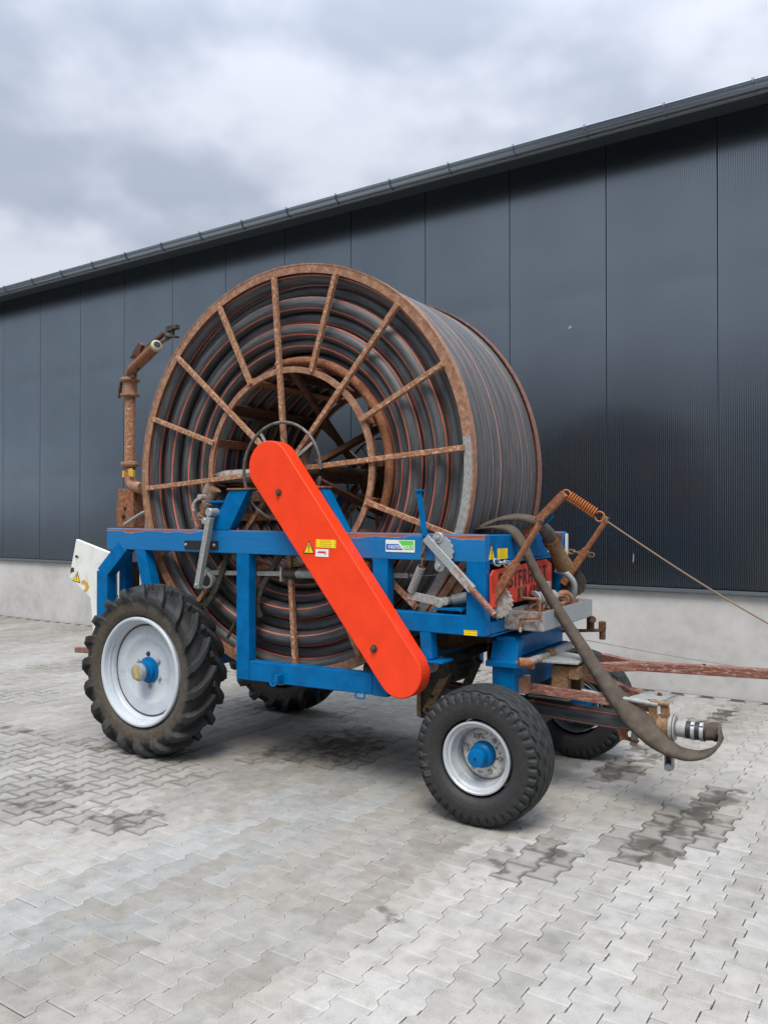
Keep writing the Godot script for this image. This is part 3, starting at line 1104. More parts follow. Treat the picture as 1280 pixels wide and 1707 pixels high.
func make_wheel(root: Node3D, tractor: bool) -> MeshInstance3D:
	var rubber := StandardMaterial3D.new()
	rubber.vertex_color_use_as_albedo = true
	rubber.roughness = 0.68
	rubber.albedo_texture = grey_tex(401, 0.02, 0.72, 1.0, 512, 5)
	rubber.uv1_triplanar = true
	rubber.uv1_scale = Vector3.ONE * 2.3
	rubber.heightmap_enabled = true
	rubber.heightmap_texture = M.fine_bump
	rubber.heightmap_scale = 0.05
	var z := Vector3.BACK
	var w: MeshInstance3D
	if tractor:
		w = part(root, "rear_wheel", MB.new().lathe(Vector3.ZERO, z, PackedVector2Array([
			Vector2(.372, -.12), Vector2(.392, .118), Vector2(.394, .128), Vector2(.388, .136), Vector2(.376, .137), Vector2(.366, .130), Vector2(.362, .118), Vector2(.357, .096), Vector2(.350, .092), Vector2(.349, .072), Vector2(.343, .066), Vector2(.338, .056), Vector2(.334, .034)]), 96), M.rim_white)
		var disc := part(w, "wheel_disc", MB.new().lathe(Vector3.ZERO, z, PackedVector2Array([Vector2(.325, .0), Vector2(.3265, .034), Vector2(.319, .042), Vector2(.30, .044), Vector2(.245, .046), Vector2(.228, .042), Vector2(.212, .030), Vector2(.150, .026), Vector2(.118, .028), Vector2(.0, .028)]), 96), M.rim_white)
		part(disc, "rust_seam", MB.new().lathe(Vector3.ZERO, z, PackedVector2Array([Vector2(.3355, .038), Vector2(.331, .0405), Vector2(.3245, .0395)]), 96), M.dark_rust)
		var hub := part(w, "hub", MB.new().lathe(V(0, 0, .026), z, PackedVector2Array([Vector2(.095, 0), Vector2(.095, .012), Vector2(.078, .018), Vector2(.075, .045), Vector2(.064, .052), Vector2(.062, .10), Vector2(.05, .105)]), 40), M.blue)
		part(hub, "hub_cap", MB.new().lathe(V(0, 0, .115), z, PackedVector2Array([Vector2(.064, 0), Vector2(.064, .02), Vector2(.058, .032), Vector2(.045, .036), Vector2(.0, .038)]), 40), M.galv_dull)
		part(hub, "yellow_stripe", MB.new().box(V(0, 0, .154), V(.026, .085, .004), Basis(z, deg_to_rad(12)), .001), M.brass)
		for k in 6:
			var a := TAU * k / 6 + 0.5
			bolt(w, V(cos(a) * .118, sin(a) * .118, .028), z, .012, M.dark_rust if k == 1 else M.galv_dull, "wheel_bolt")
	else:
		w = part(root, "front_wheel", MB.new().lathe(Vector3.ZERO, z, PackedVector2Array([
			Vector2(.205, -.12), Vector2(.212, .108), Vector2(.214, .118), Vector2(.211, .125), Vector2(.202, .126), Vector2(.195, .120), Vector2(.190, .104), Vector2(.176, .096), Vector2(.172, .084), Vector2(.168, .050), Vector2(.160, .040), Vector2(.157, -.03)]), 80), M.rim_silver)
		part(w, "wheel_disc", MB.new().lathe(Vector3.ZERO, z, PackedVector2Array([Vector2(.152, -.06), Vector2(.1525, -.028), Vector2(.146, -.014), Vector2(.135, -.004), Vector2(.112, .004), Vector2(.0, .006)]), 64), M.rim_chipped)
		var hub := part(w, "hub", MB.new().lathe(V(0, 0, .004), z, PackedVector2Array([Vector2(.078, 0), Vector2(.078, .010), Vector2(.074, .016), Vector2(.072, .048), Vector2(.062, .058), Vector2(.054, .062), Vector2(.052, .118), Vector2(.048, .126), Vector2(.02, .129), Vector2(.0, .129)]), 40), M.blue)
		part(hub, "grease_dimple", MB.new().lathe(V(0, 0, .1335), z, PackedVector2Array([Vector2(.009, 0), Vector2(.007, .004), Vector2(0, .004)]), 12), M.ink)
		for k in 6:
			var a := TAU * k / 6 + 0.9
			bolt(w, V(cos(a) * .108, sin(a) * .108, .004), z, .011, M.galv_dull, "wheel_nut")
		part(w, "valve_guard", MB.new().box(V(.075, -.165, .045), V(.042, .012, .07), Basis(z, 0.35), .003), M.rim_silver)
	var t := MeshInstance3D.new()
	t.mesh = tyre_mesh(tractor)
	t.material_override = rubber
	t.name = "tyre"
	w.add_child(t)
	return w


# ------------------------------------------------------------------ the reel machine
func make_machine() -> void:
	var mc := thing("hose_reel_irrigator", "blue wheeled irrigation machine with huge rusty reel of black hose and orange guard", "irrigation machine")
	# frame, both sides; y of the main beam falls a little towards the front
	for sd in [1.0, -1.0]:
		var z0: float = 0.67 * sd
		var yb := func(x: float) -> float: return 1.552 - 0.0065 * (x + 0.62)
		var near: bool = sd > 0
		var mb := MB.new()
		mb.beam(V(-0.626, yb.call(-.626), z0), V(2.58, yb.call(2.58) , z0), 0.08, 0.16, Vector3.UP, 0.006)
		var mbm := part(mc, "main_beam", mb, M.blue_worn)
		part(mbm, "worn_top", MB.new().beam(V(-0.62, yb.call(-.626) + .0805, z0), V(2.574, yb.call(2.58) + .0805, z0), 0.066, 0.003, Vector3.UP, 0.001), M.red_rust, "top face worn to brown primer")
		part(mc, "frame_post", MB.new().box(V(.758, 1.034, z0), V(.116, .875, .078), Basis.IDENTITY, .006), M.blue)
		part(mc, "frame_post", MB.new().box(V(1.870, 1.034, z0), V(.112, .86, .076), Basis.IDENTITY, .006), M.blue)
		part(mc, "corner_post", MB.new().box(V(2.518, 1.245, z0), V(.120, .434, .078), Basis.IDENTITY, .006), M.blue)
		part(mc, "lower_rail", MB.new().beam(V(.816, .664, z0), V(1.814, .674, z0), .074, .134, Vector3.UP, .006), M.blue)
		part(mc, "side_rail", MB.new().beam(V(1.926, 1.084, z0), V(2.58, 1.082, z0), .080, .116, Vector3.UP, .006), M.blue)
		part(mc, "brace_leg", MB.new().beam(V(2.186, 1.03, z0), V(2.20, .862, z0), .075, .075, Vector3.RIGHT, .004), M.blue)
		part(mc, "foot_plate", MB.new().box(V(2.19, .853, z0 - .02 * sd), V(.25, .016, .15), Basis.IDENTITY, .004), M.blue)
		# tower
		for e in [-1.0, 1.0]:
			var a := V(1.030 + e * .485, 1.60, z0)
			var b := V(1.030 + e * .325, 1.90, z0)
			part(mc, "tower_leg", MB.new().prism(V(0, 0, z0 - .039), NEAR, PackedVector2Array([Vector2(1.035 + e * .575, 1.625), Vector2(1.035 + e * .40, 1.625), Vector2(1.035 + e * .225, 1.905), Vector2(1.035 + e * .405, 1.905)]), .078, .005), M.blue)
			part(mc, "tower_cap", MB.new().box(V(1.035 + e * .31, 1.911, z0), V(.21, .012, .10), Basis.IDENTITY, .003), M.rust)
		part(mc, "bearing_beam", MB.new().box(V(1.035, 1.86, z0 - .02 * sd), V(.44, .07, .06), Basis.IDENTITY, .004), M.dark_rust)
		part(mc, "bearing_block", MB.new().box(V(1.03, 1.955, z0), V(.20, .13, .09), Basis.IDENTITY, .012), M.dark_rust)
		# rear
		part(mc, "bent_support", MB.new().beam(V(-.44, 1.50, z0), V(-.685, 1.275, z0), .09, .115, Vector3.UP, .005).beam(V(-.672, 1.30, z0), V(-.672, .70, z0), .0895, .125, Vector3.RIGHT, .005), M.blue)
		part(mc, "rear_strut", MB.new().prism(V(0, 0, z0 - .04), NEAR, PackedVector2Array([Vector2(-.305, 1.472), Vector2(-.205, 1.472), Vector2(.06, .62), Vector2(-.09, .62)]), .08, .005), M.blue)
		part(mc, "rear_post", MB.new().box(V(-.60, 1.05, z0 - .13 * sd), V(.07, .86, .08), Basis.IDENTITY, .005), M.blue)
	# cross members
	part(mc, "front_beam", MB.new().box(V(2.535, 1.53, 0), V(.085, .156, 1.262), Basis.IDENTITY, .006), M.blue)
	part(mc, "front_beam", MB.new().box(V(2.535, 1.062, 0), V(.085, .072, 1.262), Basis.IDENTITY, .006), M.blue)
	part(mc, "rear_beam", MB.new().box(V(-.58, 1.55, 0), V(.085, .15, 1.262), Basis.IDENTITY, .006), M.blue)
	part(mc, "rear_beam", MB.new().box(V(-.672, .76, 0), V(.10, .12, 1.252), Basis.IDENTITY, .006), M.blue)
	part(mc, "front_plate", MB.new().box(V(2.506, 1.276, 0), V(.012, .356, 1.262), Basis.IDENTITY, .002), M.black)
	part(mc, "front_deck", MB.new().box(V(2.40, 1.018, 0), V(.36, .012, 1.25), Basis.IDENTITY, .003), M.blue)
	part(mc, "rear_axle", MB.new().box(V(-.02, .61, 0), V(.12, .12, 1.40), Basis.IDENTITY, .008), M.blue)
	part(mc, "lower_cross_beam", MB.new().box(V(1.87, .655, 0), V(.08, .09, 1.25), Basis.IDENTITY, .006), M.dark_rust)
	for z in [.22, -.22]:
		part(mc, "long_beam", MB.new().beam(V(-.62, .80, z), V(-.07, .66, z), .07, .09), M.blue)
	# wheels
	var rw := make_wheel(mc, true)
	rw.position = V(-.02, .608, .80)
	rw.rotation.z = 0.1
	var rw2: Node3D = rw.duplicate()
	rw2.name = "rear_wheel_001"
	mc.add_child(rw2)
	rw2.transform = Transform3D(Basis(Vector3.UP, PI), V(-.04, .612, -.79))
	var fw := make_wheel(mc, false)
	fw.position = V(2.605, .379, .775)
	fw.scale = Vector3.ONE * .95
	var fw2: Node3D = fw.duplicate()
	fw2.name = "front_wheel_001"
	mc.add_child(fw2)
	fw2.transform = Transform3D(Basis(Vector3.UP, PI).scaled(Vector3.ONE * .95), V(2.64, .379, -.79))
	# moulded letters on the front tyre
	var letters := "BKT"
	for k in 3:
		var a := deg_to_rad(203.0 - 10.0 * k)
		var dirv := V(cos(a), sin(a), 0)
		text(fw, "tyre_letter", letters[k], fw.position + dirv * .325 + V(0, 0, .1515), Basis(V(sin(a), -cos(a), 0), dirv, Vector3.BACK), .042, M.letter)
	make_reel(mc)
	make_cover(mc)
	make_side_gear(mc)
	make_front(mc)
	make_chassis(mc)


func ring_band(z0: float, z1: float, r0: float, r1: float, segs := 120) -> MB:
	return MB.new().lathe(V(1.03, 2.035, z0), Vector3.BACK, PackedVector2Array([Vector2(r0, 0), Vector2(r1, 0), Vector2(r1, z1 - z0), Vector2(r0, z1 - z0), Vector2(r0, 0)]), segs)


func make_reel(mc: Node3D) -> void:
	var o := V(1.03, 2.035, 0)
	var rng := RandomNumberGenerator.new()
	rng.seed = 5
	var reel := part(mc, "reel", MB.new().cyl(V(1.03, 2.035, -.76), V(1.03, 2.035, .76), .062, 28), M.dark_rust)
	for sd in [1.0, -1.0]:
		var zf: float = 0.565 * sd
		# rim: a flat ring and a turned-in flange
		part(reel, "flange_ring", ring_band(zf - .006, zf + .006, 1.352, 1.410), M.tan_rust if sd > 0 else M.red_rust)
		part(reel, "flange_rim", ring_band(minf(zf, zf - .045 * sd) - .0005, maxf(zf, zf - .045 * sd) + .0085, 1.405, 1.415), M.tan_rust if sd > 0 else M.red_rust)
		if sd > 0:
			part(reel, "painted_ring_piece", MB.new().lathe(V(1.03, 2.035, zf - .001), Vector3.BACK, PackedVector2Array([Vector2(1.351, 0), Vector2(1.409, 0), Vector2(1.409, .0085), Vector2(1.351, .0085), Vector2(1.351, 0)]), 30, deg_to_rad(-46), deg_to_rad(7)), M.galv_dull, "greyish repaired piece of the flange ring")
		part(reel, "inner_ring", ring_band(zf - .012, zf + .012, .675, .715, 90), M.tan_rust)
		if sd < 0:
			part(reel, "drum_ring", ring_band(zf - .10 * sd - .012, zf - .10 * sd + .012, .700, .728, 90), M.rust)
		for k in 16:
			var a := deg_to_rad(4.0 + 22.5 * k)
			var u := V(cos(a), sin(a), 0)
			var long := k % 2 == 0
			var r0 := 0.07 if long else 0.69
			var zz: Vector3 = V(0, 0, zf + (.014 if long else .016) * sd)
			var jitter := rng.randf_range(-.01, .01)
			var tang := V(-sin(a), cos(a), 0)
			part(reel, "spoke", MB.new().beam(o + u * r0 + zz, o + u * 1.362 + zz + tang * jitter, .034, .034, tang, .003), M.spoke)
		part(reel, "hub_plate", MB.new().cyl(o + V(0, 0, zf - .012), o + V(0, 0, zf + .012), .15, 32), M.dark_rust)
		part(reel, "hub_drum", MB.new().cyl(o + V(0, 0, zf), o + V(0, 0, zf + .09 * sd), .085, 28), M.dark_rust)
		# the light guard ring round the drive wheel
		var gz: float = .645 * sd
		var gr := part(reel, "guard_ring", MB.new().tube(arc(V(1.045, 2.03, gz), Vector3.RIGHT, Vector3.UP, .33, 0, 352, 56), .0115, 8, false), M.guard_grey if sd > 0 else M.oily)
		for k in 4:
			var a := 0.6 + TAU * k / 4
			part(reel, "guard_stay", MB.new().beam(V(1.045, 2.03, gz), V(1.045 + cos(a) * .325, 2.03 + sin(a) * .325, gz), .022, .007, Vector3.BACK, .002), M.galv_dull)
	# drum: bars along the axis at each long spoke, with diagonal ties
	for k in 8:
		var a := deg_to_rad(4.0 + 45.0 * k)
		var u := V(cos(a), sin(a), 0)
		part(reel, "drum_bar", MB.new().beam(o + u * .716 + V(0, 0, -.55), o + u * .716 + V(0, 0, .55), .085, .012, u, .003).beam(o + u * .69 + V(-sin(a), cos(a), 0) * .04 + V(0, 0, -.55), o + u * .69 + V(-sin(a), cos(a), 0) * .04 + V(0, 0, .55), .011, .06, u, .003), M.dark_rust)
		part(reel, "drum_tie", MB.new().beam(o + u * .08 + V(0, 0, .30 if k % 2 else -.30), o + u * .72 + V(0, 0, -.48 if k % 2 else .45), .045, .045, V(-sin(a), cos(a), 0), .003), M.dark_rust)
		var am := deg_to_rad(26.5 + 45.0 * k)
		var um := V(cos(am), sin(am), 0)
		part(reel, "drum_bar", MB.new().beam(o + um * .716 + V(0, 0, -.55), o + um * .716 + V(0, 0, .56), .06, .012, um, .003), M.rust)
		part(reel, "spoke_lug", MB.new().box(o + um * .705 + V(0, 0, .545), V(.05, .07, .05), Basis(Vector3.BACK, am), .003), M.rust)
	# steel feed pipe: from the hub to the left, elbow, and a bend that leads into the first winding
	part(reel, "feed_pipe", MB.new().tube(curve([V(1.03, 2.035, .47), V(.80, 2.02, .47), V(.48, 2.02, .45), V(.34, 2.012, .45), V(.25, 1.975, .45), V(.20, 1.90, .45), V(.185, 1.80, .45)], 6), .047, 14), M.galv_rusty)
	part(reel, "pipe_bend", MB.new().tube(arc(V(1.03, 2.035, .47), Vector3.RIGHT, Vector3.UP, .768, 102, -20, 40), .032, 12), M.rust)
	part(reel, "hose_clamp", MB.new().lathe(V(.185, 1.80, .45), Vector3.UP, PackedVector2Array([Vector2(.052, -.03), Vector2(.06, -.03), Vector2(.06, .02), Vector2(.05, .02)]), 20), M.rust)
	# the wound hose: six layers of helices, every other one shifted by half a turn
	var nzz := FastNoiseLite.new()
	nzz.seed = 8
	nzz.frequency = 0.6
	var coilroot: MeshInstance3D = null
	for layer in 7:
		var rad := 0.794 + .0912 * layer
		var shifted := layer % 2 == 1
		for turn_no in range(1 if layer == 0 else 0, 8 if shifted else 9):
			var z: float = (.428 if shifted else .488) - turn_no * .122
			var pts := PackedVector3Array()
			var per := 96
			var tilt := rng.randf_range(-.012, .012)
			var ph := rng.randf_range(0, TAU)
			var loose := rng.randf_range(-.012, .004) if layer < 6 else rng.randf_range(-.004, .003)
			for i in per + 1:
				var an := TAU * (i % per) / per
				var r := rad + loose + .005 * nzz.get_noise_3d(cos(an) * 2.2, sin(an) * 2.2, turn_no * 3.0 + layer * 17.0)
				r += .009 * maxf(0.0, -sin(an) - .3) * layer / 6.0
				pts.append(V(1.03 + cos(an) * r, 2.035 + sin(an) * r, z + tilt * cos(an + ph) + .005 * nzz.get_noise_3d(cos(an) * 2.0, sin(an) * 2.0, turn_no * 5.0 + layer * 23.0 + 90.0)))
			var mb := MB.new().tube(pts, .0535, 16, false, false, 0.0, Vector3.BACK)
			var roll := .125 + rng.randf_range(-.03, .03) + (.0 if layer == 6 else .03 * layer)
			for i in mb.uv.size():
				mb.uv[i].y += roll + 0.02 * sin(mb.uv[i].x / rad + ph) + .01 * sin(2.0 * mb.uv[i].x / rad + tilt * 90.0)
				mb.uv[i].x += turn_no * 1.7 + layer * .9
			if coilroot == null:
				coilroot = part(mc, "wound_hose", mb, M.hose)
			else:
				part(coilroot, "hose_turn", mb, M.hose_weathered if layer == 6 and turn_no > 0 else M.hose)


func make_cover(mc: Node3D) -> void:
	var c1 := Vector2(1.078, 2.05)
	var c2 := Vector2(2.074, .786)
	var r1 := .170
	var r2 := .152
	var d := (c2 - c1).normalized()
	var base := d.angle()
	var poly := PackedVector2Array()
	for k in 21:
		var a := base + PI / 2 + PI * k / 20.0
		var rr := r1
		poly.append(c1 + Vector2(cos(a), sin(a)) * rr)
	for k in 21:
		var a := base - PI / 2 + PI * k / 20.0
		poly.append(c2 + Vector2(cos(a), sin(a)) * r2)
	var cover := part(mc, "chain_guard", MB.new().prism(V(0, 0, .716), NEAR, poly, .108, .009), M.orange)
	bolt(cover, V(1.169, 1.877, .824), Vector3.BACK, .017, M.dark_rust)
	bolt(cover, V(1.901, .919, .824), Vector3.BACK, .017, M.oily)
	warning_triangle(cover, pt(1.413, 1.523, .8245), NEAR, .088)
	sticker(cover, "yellow_label", V(1.545, 1.548, .8255), NEAR * Basis(Vector3.BACK, -.02), .155, .052, M.yellow_print)
	var wl := sticker(cover, "white_label", V(1.515, 1.489, .8255), NEAR * Basis(Vector3.BACK, -.02), .100, .048, M.white)
	part(wl, "red_pictogram", MB.new().prism(V(1.512, 1.492, .8262), NEAR, PackedVector2Array([Vector2(-.035, 0), Vector2(-.02, .008), Vector2(.03, .008), Vector2(.036, -.012), Vector2(.026, -.012), Vector2(.024, -.004), Vector2(-.02, -.004)]), .001), M.red_sign)
	# drive wheel behind the guard
	part(mc, "drive_sprocket", MB.new().cyl(V(1.03, 2.035, .69), V(1.03, 2.035, .714), .13, 32), M.oily)
	part(mc, "lower_sprocket", MB.new().cyl(V(2.074, .786, .55), V(2.074, .786, .714), .05, 24), M.oily)

func pt(x: float, y: float, z: float) -> Vector3:
	return V(x, y, z)


func make_side_gear(mc: Node3D) -> void:
	# slotted black plate, grey lever and the long silver rod on the near side
	var pl := part(mc, "guide_plate", MB.new().box(V(.377, 1.518, .714), V(.325, .062, .008), Basis.IDENTITY, .002), M.black)
	for x in [.232, .505]:
		bolt(pl, V(x, 1.519, .718), Vector3.BACK, .008, M.galv)
	var lv := part(mc, "lever", MB.new().beam(V(.520, 1.715, .775), V(.405, 1.215, .775), .045, .045, Vector3.RIGHT, .004), M.galv_dull)
	bolt(lv, V(.412, 1.24, .798), Vector3.BACK, .010, M.galv)
	part(mc, "lever_bracket", MB.new().box(V(.50, 1.735, .66), V(.11, .17, .012), Basis.IDENTITY, .003).box(V(.452, 1.72, .70), V(.012, .13, .08), Basis.IDENTITY, .003).box(V(.50, 1.825, .67), V(.17, .014, .10), Basis.IDENTITY, .003), M.blue)
	part(mc, "bracket_pin", MB.new().cyl(V(.47, 1.69, .69), V(.47, 1.69, .79), .022, 16).cyl(V(.515, 1.75, .70), V(.515, 1.75, .79), .030, 16), M.galv)
	part(mc, "inlet_valve", MB.new().lathe(V(.300, 1.715, .62), V(.12, .19, 0), PackedVector2Array([Vector2(.0, 0), Vector2(.046, 0), Vector2(.046, .02), Vector2(.034, .025), Vector2(.036, .09), Vector2(.044, .095), Vector2(.044, .125), Vector2(.036, .13), Vector2(.034, .215), Vector2(.040, .22), Vector2(.040, .24), Vector2(.0, .24)]), 14), M.bronze)
	part(mc, "valve_flange", MB.new().box(V(.325, 1.698, .64), V(.15, .012, .11), Basis.IDENTITY, .003), M.rust)
	part(mc, "valve_handle", MB.new().tube(curve([V(.315, 1.86, .655), V(.265, 1.82, .67), V(.265, 1.76, .675)], 4), .012, 8).cyl(V(.32, 1.86, .62), V(.32, 1.86, .68), .022, 12), M.galv_rusty)
	part(mc, "trip_rod", MB.new().beam(V(.26, 1.312, .612), V(2.02, 1.352, .612), .012, .032, Vector3.UP, .002), M.galv_dull)
	part(mc, "rod_spring", coil(V(1.045, 1.33, .612), V(1.155, 1.332, .612), .034, .0045, 8), M.oily)
	part(mc, "rod_sleeve", MB.new().cyl(V(1.155, 1.332, .612), V(1.46, 1.339, .612), .028, 18).box(V(1.04, 1.33, .612), V(.014, .10, .07), Basis.IDENTITY, .003), M.galv_dull)
	part(mc, "rod_clamp", MB.new().cyl(V(.335, 1.315, .60), V(.335, 1.315, .66), .036, 20).cyl(V(.362, 1.26, .60), V(.362, 1.26, .65), .06, 24).cyl(V(.312, 1.255, .62), V(.312, 1.255, .67), .026, 16), M.galv_dull)
	part(mc, "rod_clamp_bore", MB.new().cyl(V(.362, 1.26, .648), V(.362, 1.26, .653), .042, 24), M.ink)
	# curved layer-sensing arms under the hose
	part(mc, "sensing_arm", MB.new().sweep(curve([V(.545, 1.46, .62), V(.50, 1.33, .63), V(.45, 1.22, .63), V(.36, 1.10, .63), V(.22, 1.02, .62)], 6), PackedVector2Array([Vector2(-.02, -.008), Vector2(.02, -.008), Vector2(.02, .008), Vector2(-.02, .008)]), Vector3.BACK, PackedVector2Array(), false, false), M.oily)
	part(mc, "sensing_arm", MB.new().sweep(curve([V(1.02, 1.46, .60), V(.93, 1.36, .60), V(.84, 1.22, .60), V(.80, 1.10, .60), V(.825, 1.02, .60)], 6), PackedVector2Array([Vector2(-.018, -.008), Vector2(.018, -.008), Vector2(.018, .008), Vector2(-.018, .008)]), Vector3.BACK, PackedVector2Array(), false, false), M.oily)
	part(mc, "thin_stay", MB.new().tube(PackedVector3Array([V(.56, .86, .64), V(.70, 1.08, .64)]), .012, 8), M.oily)
	# upright blue flat bar
	part(mc, "blue_stick", MB.new().beam(V(2.153, 1.872, .72), V(2.194, 1.60, .72), .012, .034, Vector3.RIGHT, .002).box(V(2.153, 1.874, .71), V(.05, .012, .05), Basis.IDENTITY, .002), M.blue)
	# ratchet with its arm
	var quad := PackedVector2Array([Vector2(2.262, 1.54)])
	for k in 17:
		var a := deg_to_rad(lerpf(95, -78, k / 16.0))
		quad.append(Vector2(2.292, 1.512) + Vector2(cos(a), sin(a)) * (.098 if k % 2 else .090))
	quad.append(Vector2(2.27, 1.44))
	var rt := part(mc, "ratchet_quadrant", MB.new().prism(V(0, 0, .716), NEAR, quad, .014, .002), M.galv)
	part(rt, "ratchet_ear", MB.new().cyl(V(2.288, 1.592, .714), V(2.288, 1.592, .738), .034, 20).cyl(V(2.30, 1.425, .714), V(2.30, 1.425, .738), .034, 20), M.galv)
	bolt(rt, V(2.288, 1.592, .738), Vector3.BACK, .012, M.galv_dull)
	bolt(rt, V(2.30, 1.425, .738), Vector3.BACK, .012, M.galv_dull)
	var arm := part(mc, "ratchet_arm", MB.new().beam(V(2.212, 1.592, .745), V(2.40, 1.41, .745), .016, .05, Vector3.UP, .003), M.galv)
	part(arm, "ratchet_handle", MB.new().beam(V(2.39, 1.42, .745), V(2.52, 1.295, .748), .03, .05, Vector3.UP, .004), M.galv_rusty)
	part(arm, "handle_tube", MB.new().tube(PackedVector3Array([V(2.50, 1.315, .748), V(2.66, 1.160, .755)]), .019, 12), M.peeled)
	part(arm, "handle_tip", MB.new().cyl(V(2.655, 1.165, .755), V(2.685, 1.136, .757), .009, 10), M.oily)
	chain(mc, "chain_link", V(2.212, 1.575, .74), V(2.163, 1.425, .70), 4, .0055, M.bronze)
	part(mc, "tension_spring", coil(V(2.160, 1.415, .70), V(2.085, 1.262, .69), .024, .0036, 16), M.galv_dull)
	part(mc, "tension_arm", MB.new().beam(V(2.062, 1.242, .69), V(2.29, 1.205, .68), .012, .052, Vector3.UP, .003), M.galv_dull)
	part(mc, "pivot", MB.new().cyl(V(2.275, 1.203, .50), V(2.275, 1.203, .70), .030, 18).cyl(V(2.31, 1.213, .62), V(2.31, 1.213, .69), .024, 14).tube(PackedVector3Array([V(2.32, 1.215, .60), V(2.42, 1.238, .58)]), .034, 14), M.galv_dull)
	part(mc, "pivot_stand", MB.new().box(V(2.33, 1.168, .63), V(.20, .016, .13), Basis.IDENTITY, .003).box(V(2.33, 1.15, .63), V(.05, .03, .05), Basis.IDENTITY, .003), M.blue)
	part(mc, "guide_frame", MB.new().beam(V(2.15, 1.10, .58), V(2.42, 1.50, .55), .03, .05, Vector3.RIGHT).beam(V(2.27, 1.20, .55), V(2.40, 1.36, .54), .03, .06, Vector3.RIGHT), M.tan_rust)
	part(mc, "trip_cord", MB.new().tube(PackedVector3Array([V(2.03, 1.352, .612), V(2.09, 1.352, .65), V(2.46, 1.39, .60)]), .003, 5), M.wire)
	bolt(mc, V(2.04, 1.352, .612), V(1, 0, 0), .012, M.galv, "rod_knob")
	# label on the beam
	var lb := sticker(mc, "maker_label", V(2.018, 1.538, .7125), NEAR * Basis(Vector3.BACK, -.006), .205, .074, M.white)
	part(lb, "green_field", MB.new().prism(V(2.018, 1.538, .7133), NEAR, PackedVector2Array([Vector2(-.012, .033), Vector2(.012, .006), Vector2(.032, -.022), Vector2(.095, -.022), Vector2(.095, .033)]), .0006), M.green)
	part(lb, "blue_field", MB.new().prism(V(2.018, 1.538, .7133), NEAR, PackedVector2Array([Vector2(-.098, .012), Vector2(-.010, .012), Vector2(.006, -.005), Vector2(.022, -.024), Vector2(-.098, -.024)]), .0006), M.label_blue)
	text(lb, "lettering", "FASTERHOLT", V(2.022, 1.532, .7145), NEAR, .020, M.white, true, 1.05)
	# hooks and marks on the lower rail
	part(mc, "tie_hook", MB.new().beam(V(1.10, .645, .70), V(1.10, .645, .77), .03, .05).tube(curve([V(1.06, .67, .76), V(1.06, .61, .775), V(1.10, .605, .775), V(1.10, .655, .765)], 4), .008, 6), M.blue)
	part(mc, "tie_hook", MB.new().tube(curve([V(1.70, .62, .712), V(1.70, .585, .72), V(1.76, .585, .72), V(1.76, .62, .712)], 4), .006, 6), M.blue)
	sticker(mc, "yellow_label", V(2.49, 1.043, .7125), NEAR, .085, .030, M.yellow_print)
	# rear: white cover plate and lights
	var wp := part(mc, "white_side_panel", MB.new().prism(V(0, 0, .52), NEAR, PackedVector2Array([Vector2(-1.19, 1.535), Vector2(-.72, 1.418), Vector2(-.72, .70), Vector2(-.965, .70), Vector2(-1.01, 1.06), Vector2(-1.275, 1.22)]), .03, .004), M.white_paint)
	warning_triangle(wp, V(-1.175, 1.225, .551), NEAR * Basis(Vector3.BACK, -.15), .095)
	part(wp, "yellow_hand_label", MB.new().prism(V(-1.075, 1.155, .551), NEAR, PackedVector2Array([Vector2(-.05, .035), Vector2(-.01, .05), Vector2(.035, .03), Vector2(.05, -.01), Vector2(.02, -.045), Vector2(-.01, -.055), Vector2(-.015, -.035), Vector2(.01, -.02), Vector2(.0, .01), Vector2(-.04, .015)]), .0015), M.brass)
	part(wp, "dark_emblem", MB.new().prism(V(-1.235, 1.275, .551), NEAR, PackedVector2Array([Vector2(-.02, -.03), Vector2(-.005, -.012), Vector2(.022, -.01), Vector2(.025, .02), Vector2(.0, .028), Vector2(-.012, .02), Vector2(-.02, .0)]), .0015), M.oily)
	part(wp, "panel_latch", MB.new().box(V(-1.18, 1.395, .555), V(.018, .018, .012), Basis.IDENTITY, .002).beam(V(-1.18, 1.395, .556), V(-1.15, 1.39, .556), .006, .008), M.ink)
	part(mc, "mudguard_bar", MB.new().beam(V(-.98, .935, .50), V(-.77, 1.09, .50), .06, .035, Vector3.UP, .004), M.orange_rust)
	part(mc, "lamp_board", MB.new().box(V(-.90, .94, .535), V(.02, .20, .06), Basis(Vector3.BACK, -.95), .004), M.white_paint)
	part(mc, "rear_hitch", MB.new().box(V(-1.42, .60, .12), V(.12, .16, .10), Basis(Vector3.BACK, -.1), .008).beam(V(-1.75, .515, .10), V(-1.50, .53, .12), .05, .05, Vector3.UP, .006).box(V(-1.40, .70, .12), V(.07, .07, .06), Basis.IDENTITY, .004).beam(V(-1.4, .60, .12), V(-.70, .72, .12), .08, .08), M.red_rust)
	part(mc, "rear_sheet", MB.new().box(V(-.50, 1.08, .28), V(.04, .70, .30), Basis.IDENTITY, .005), M.dark_rust)
	part(mc, "rear_ram", MB.new().cyl(V(-.60, .78, .44), V(-.60, 1.36, .44), .03, 16), M.oily)


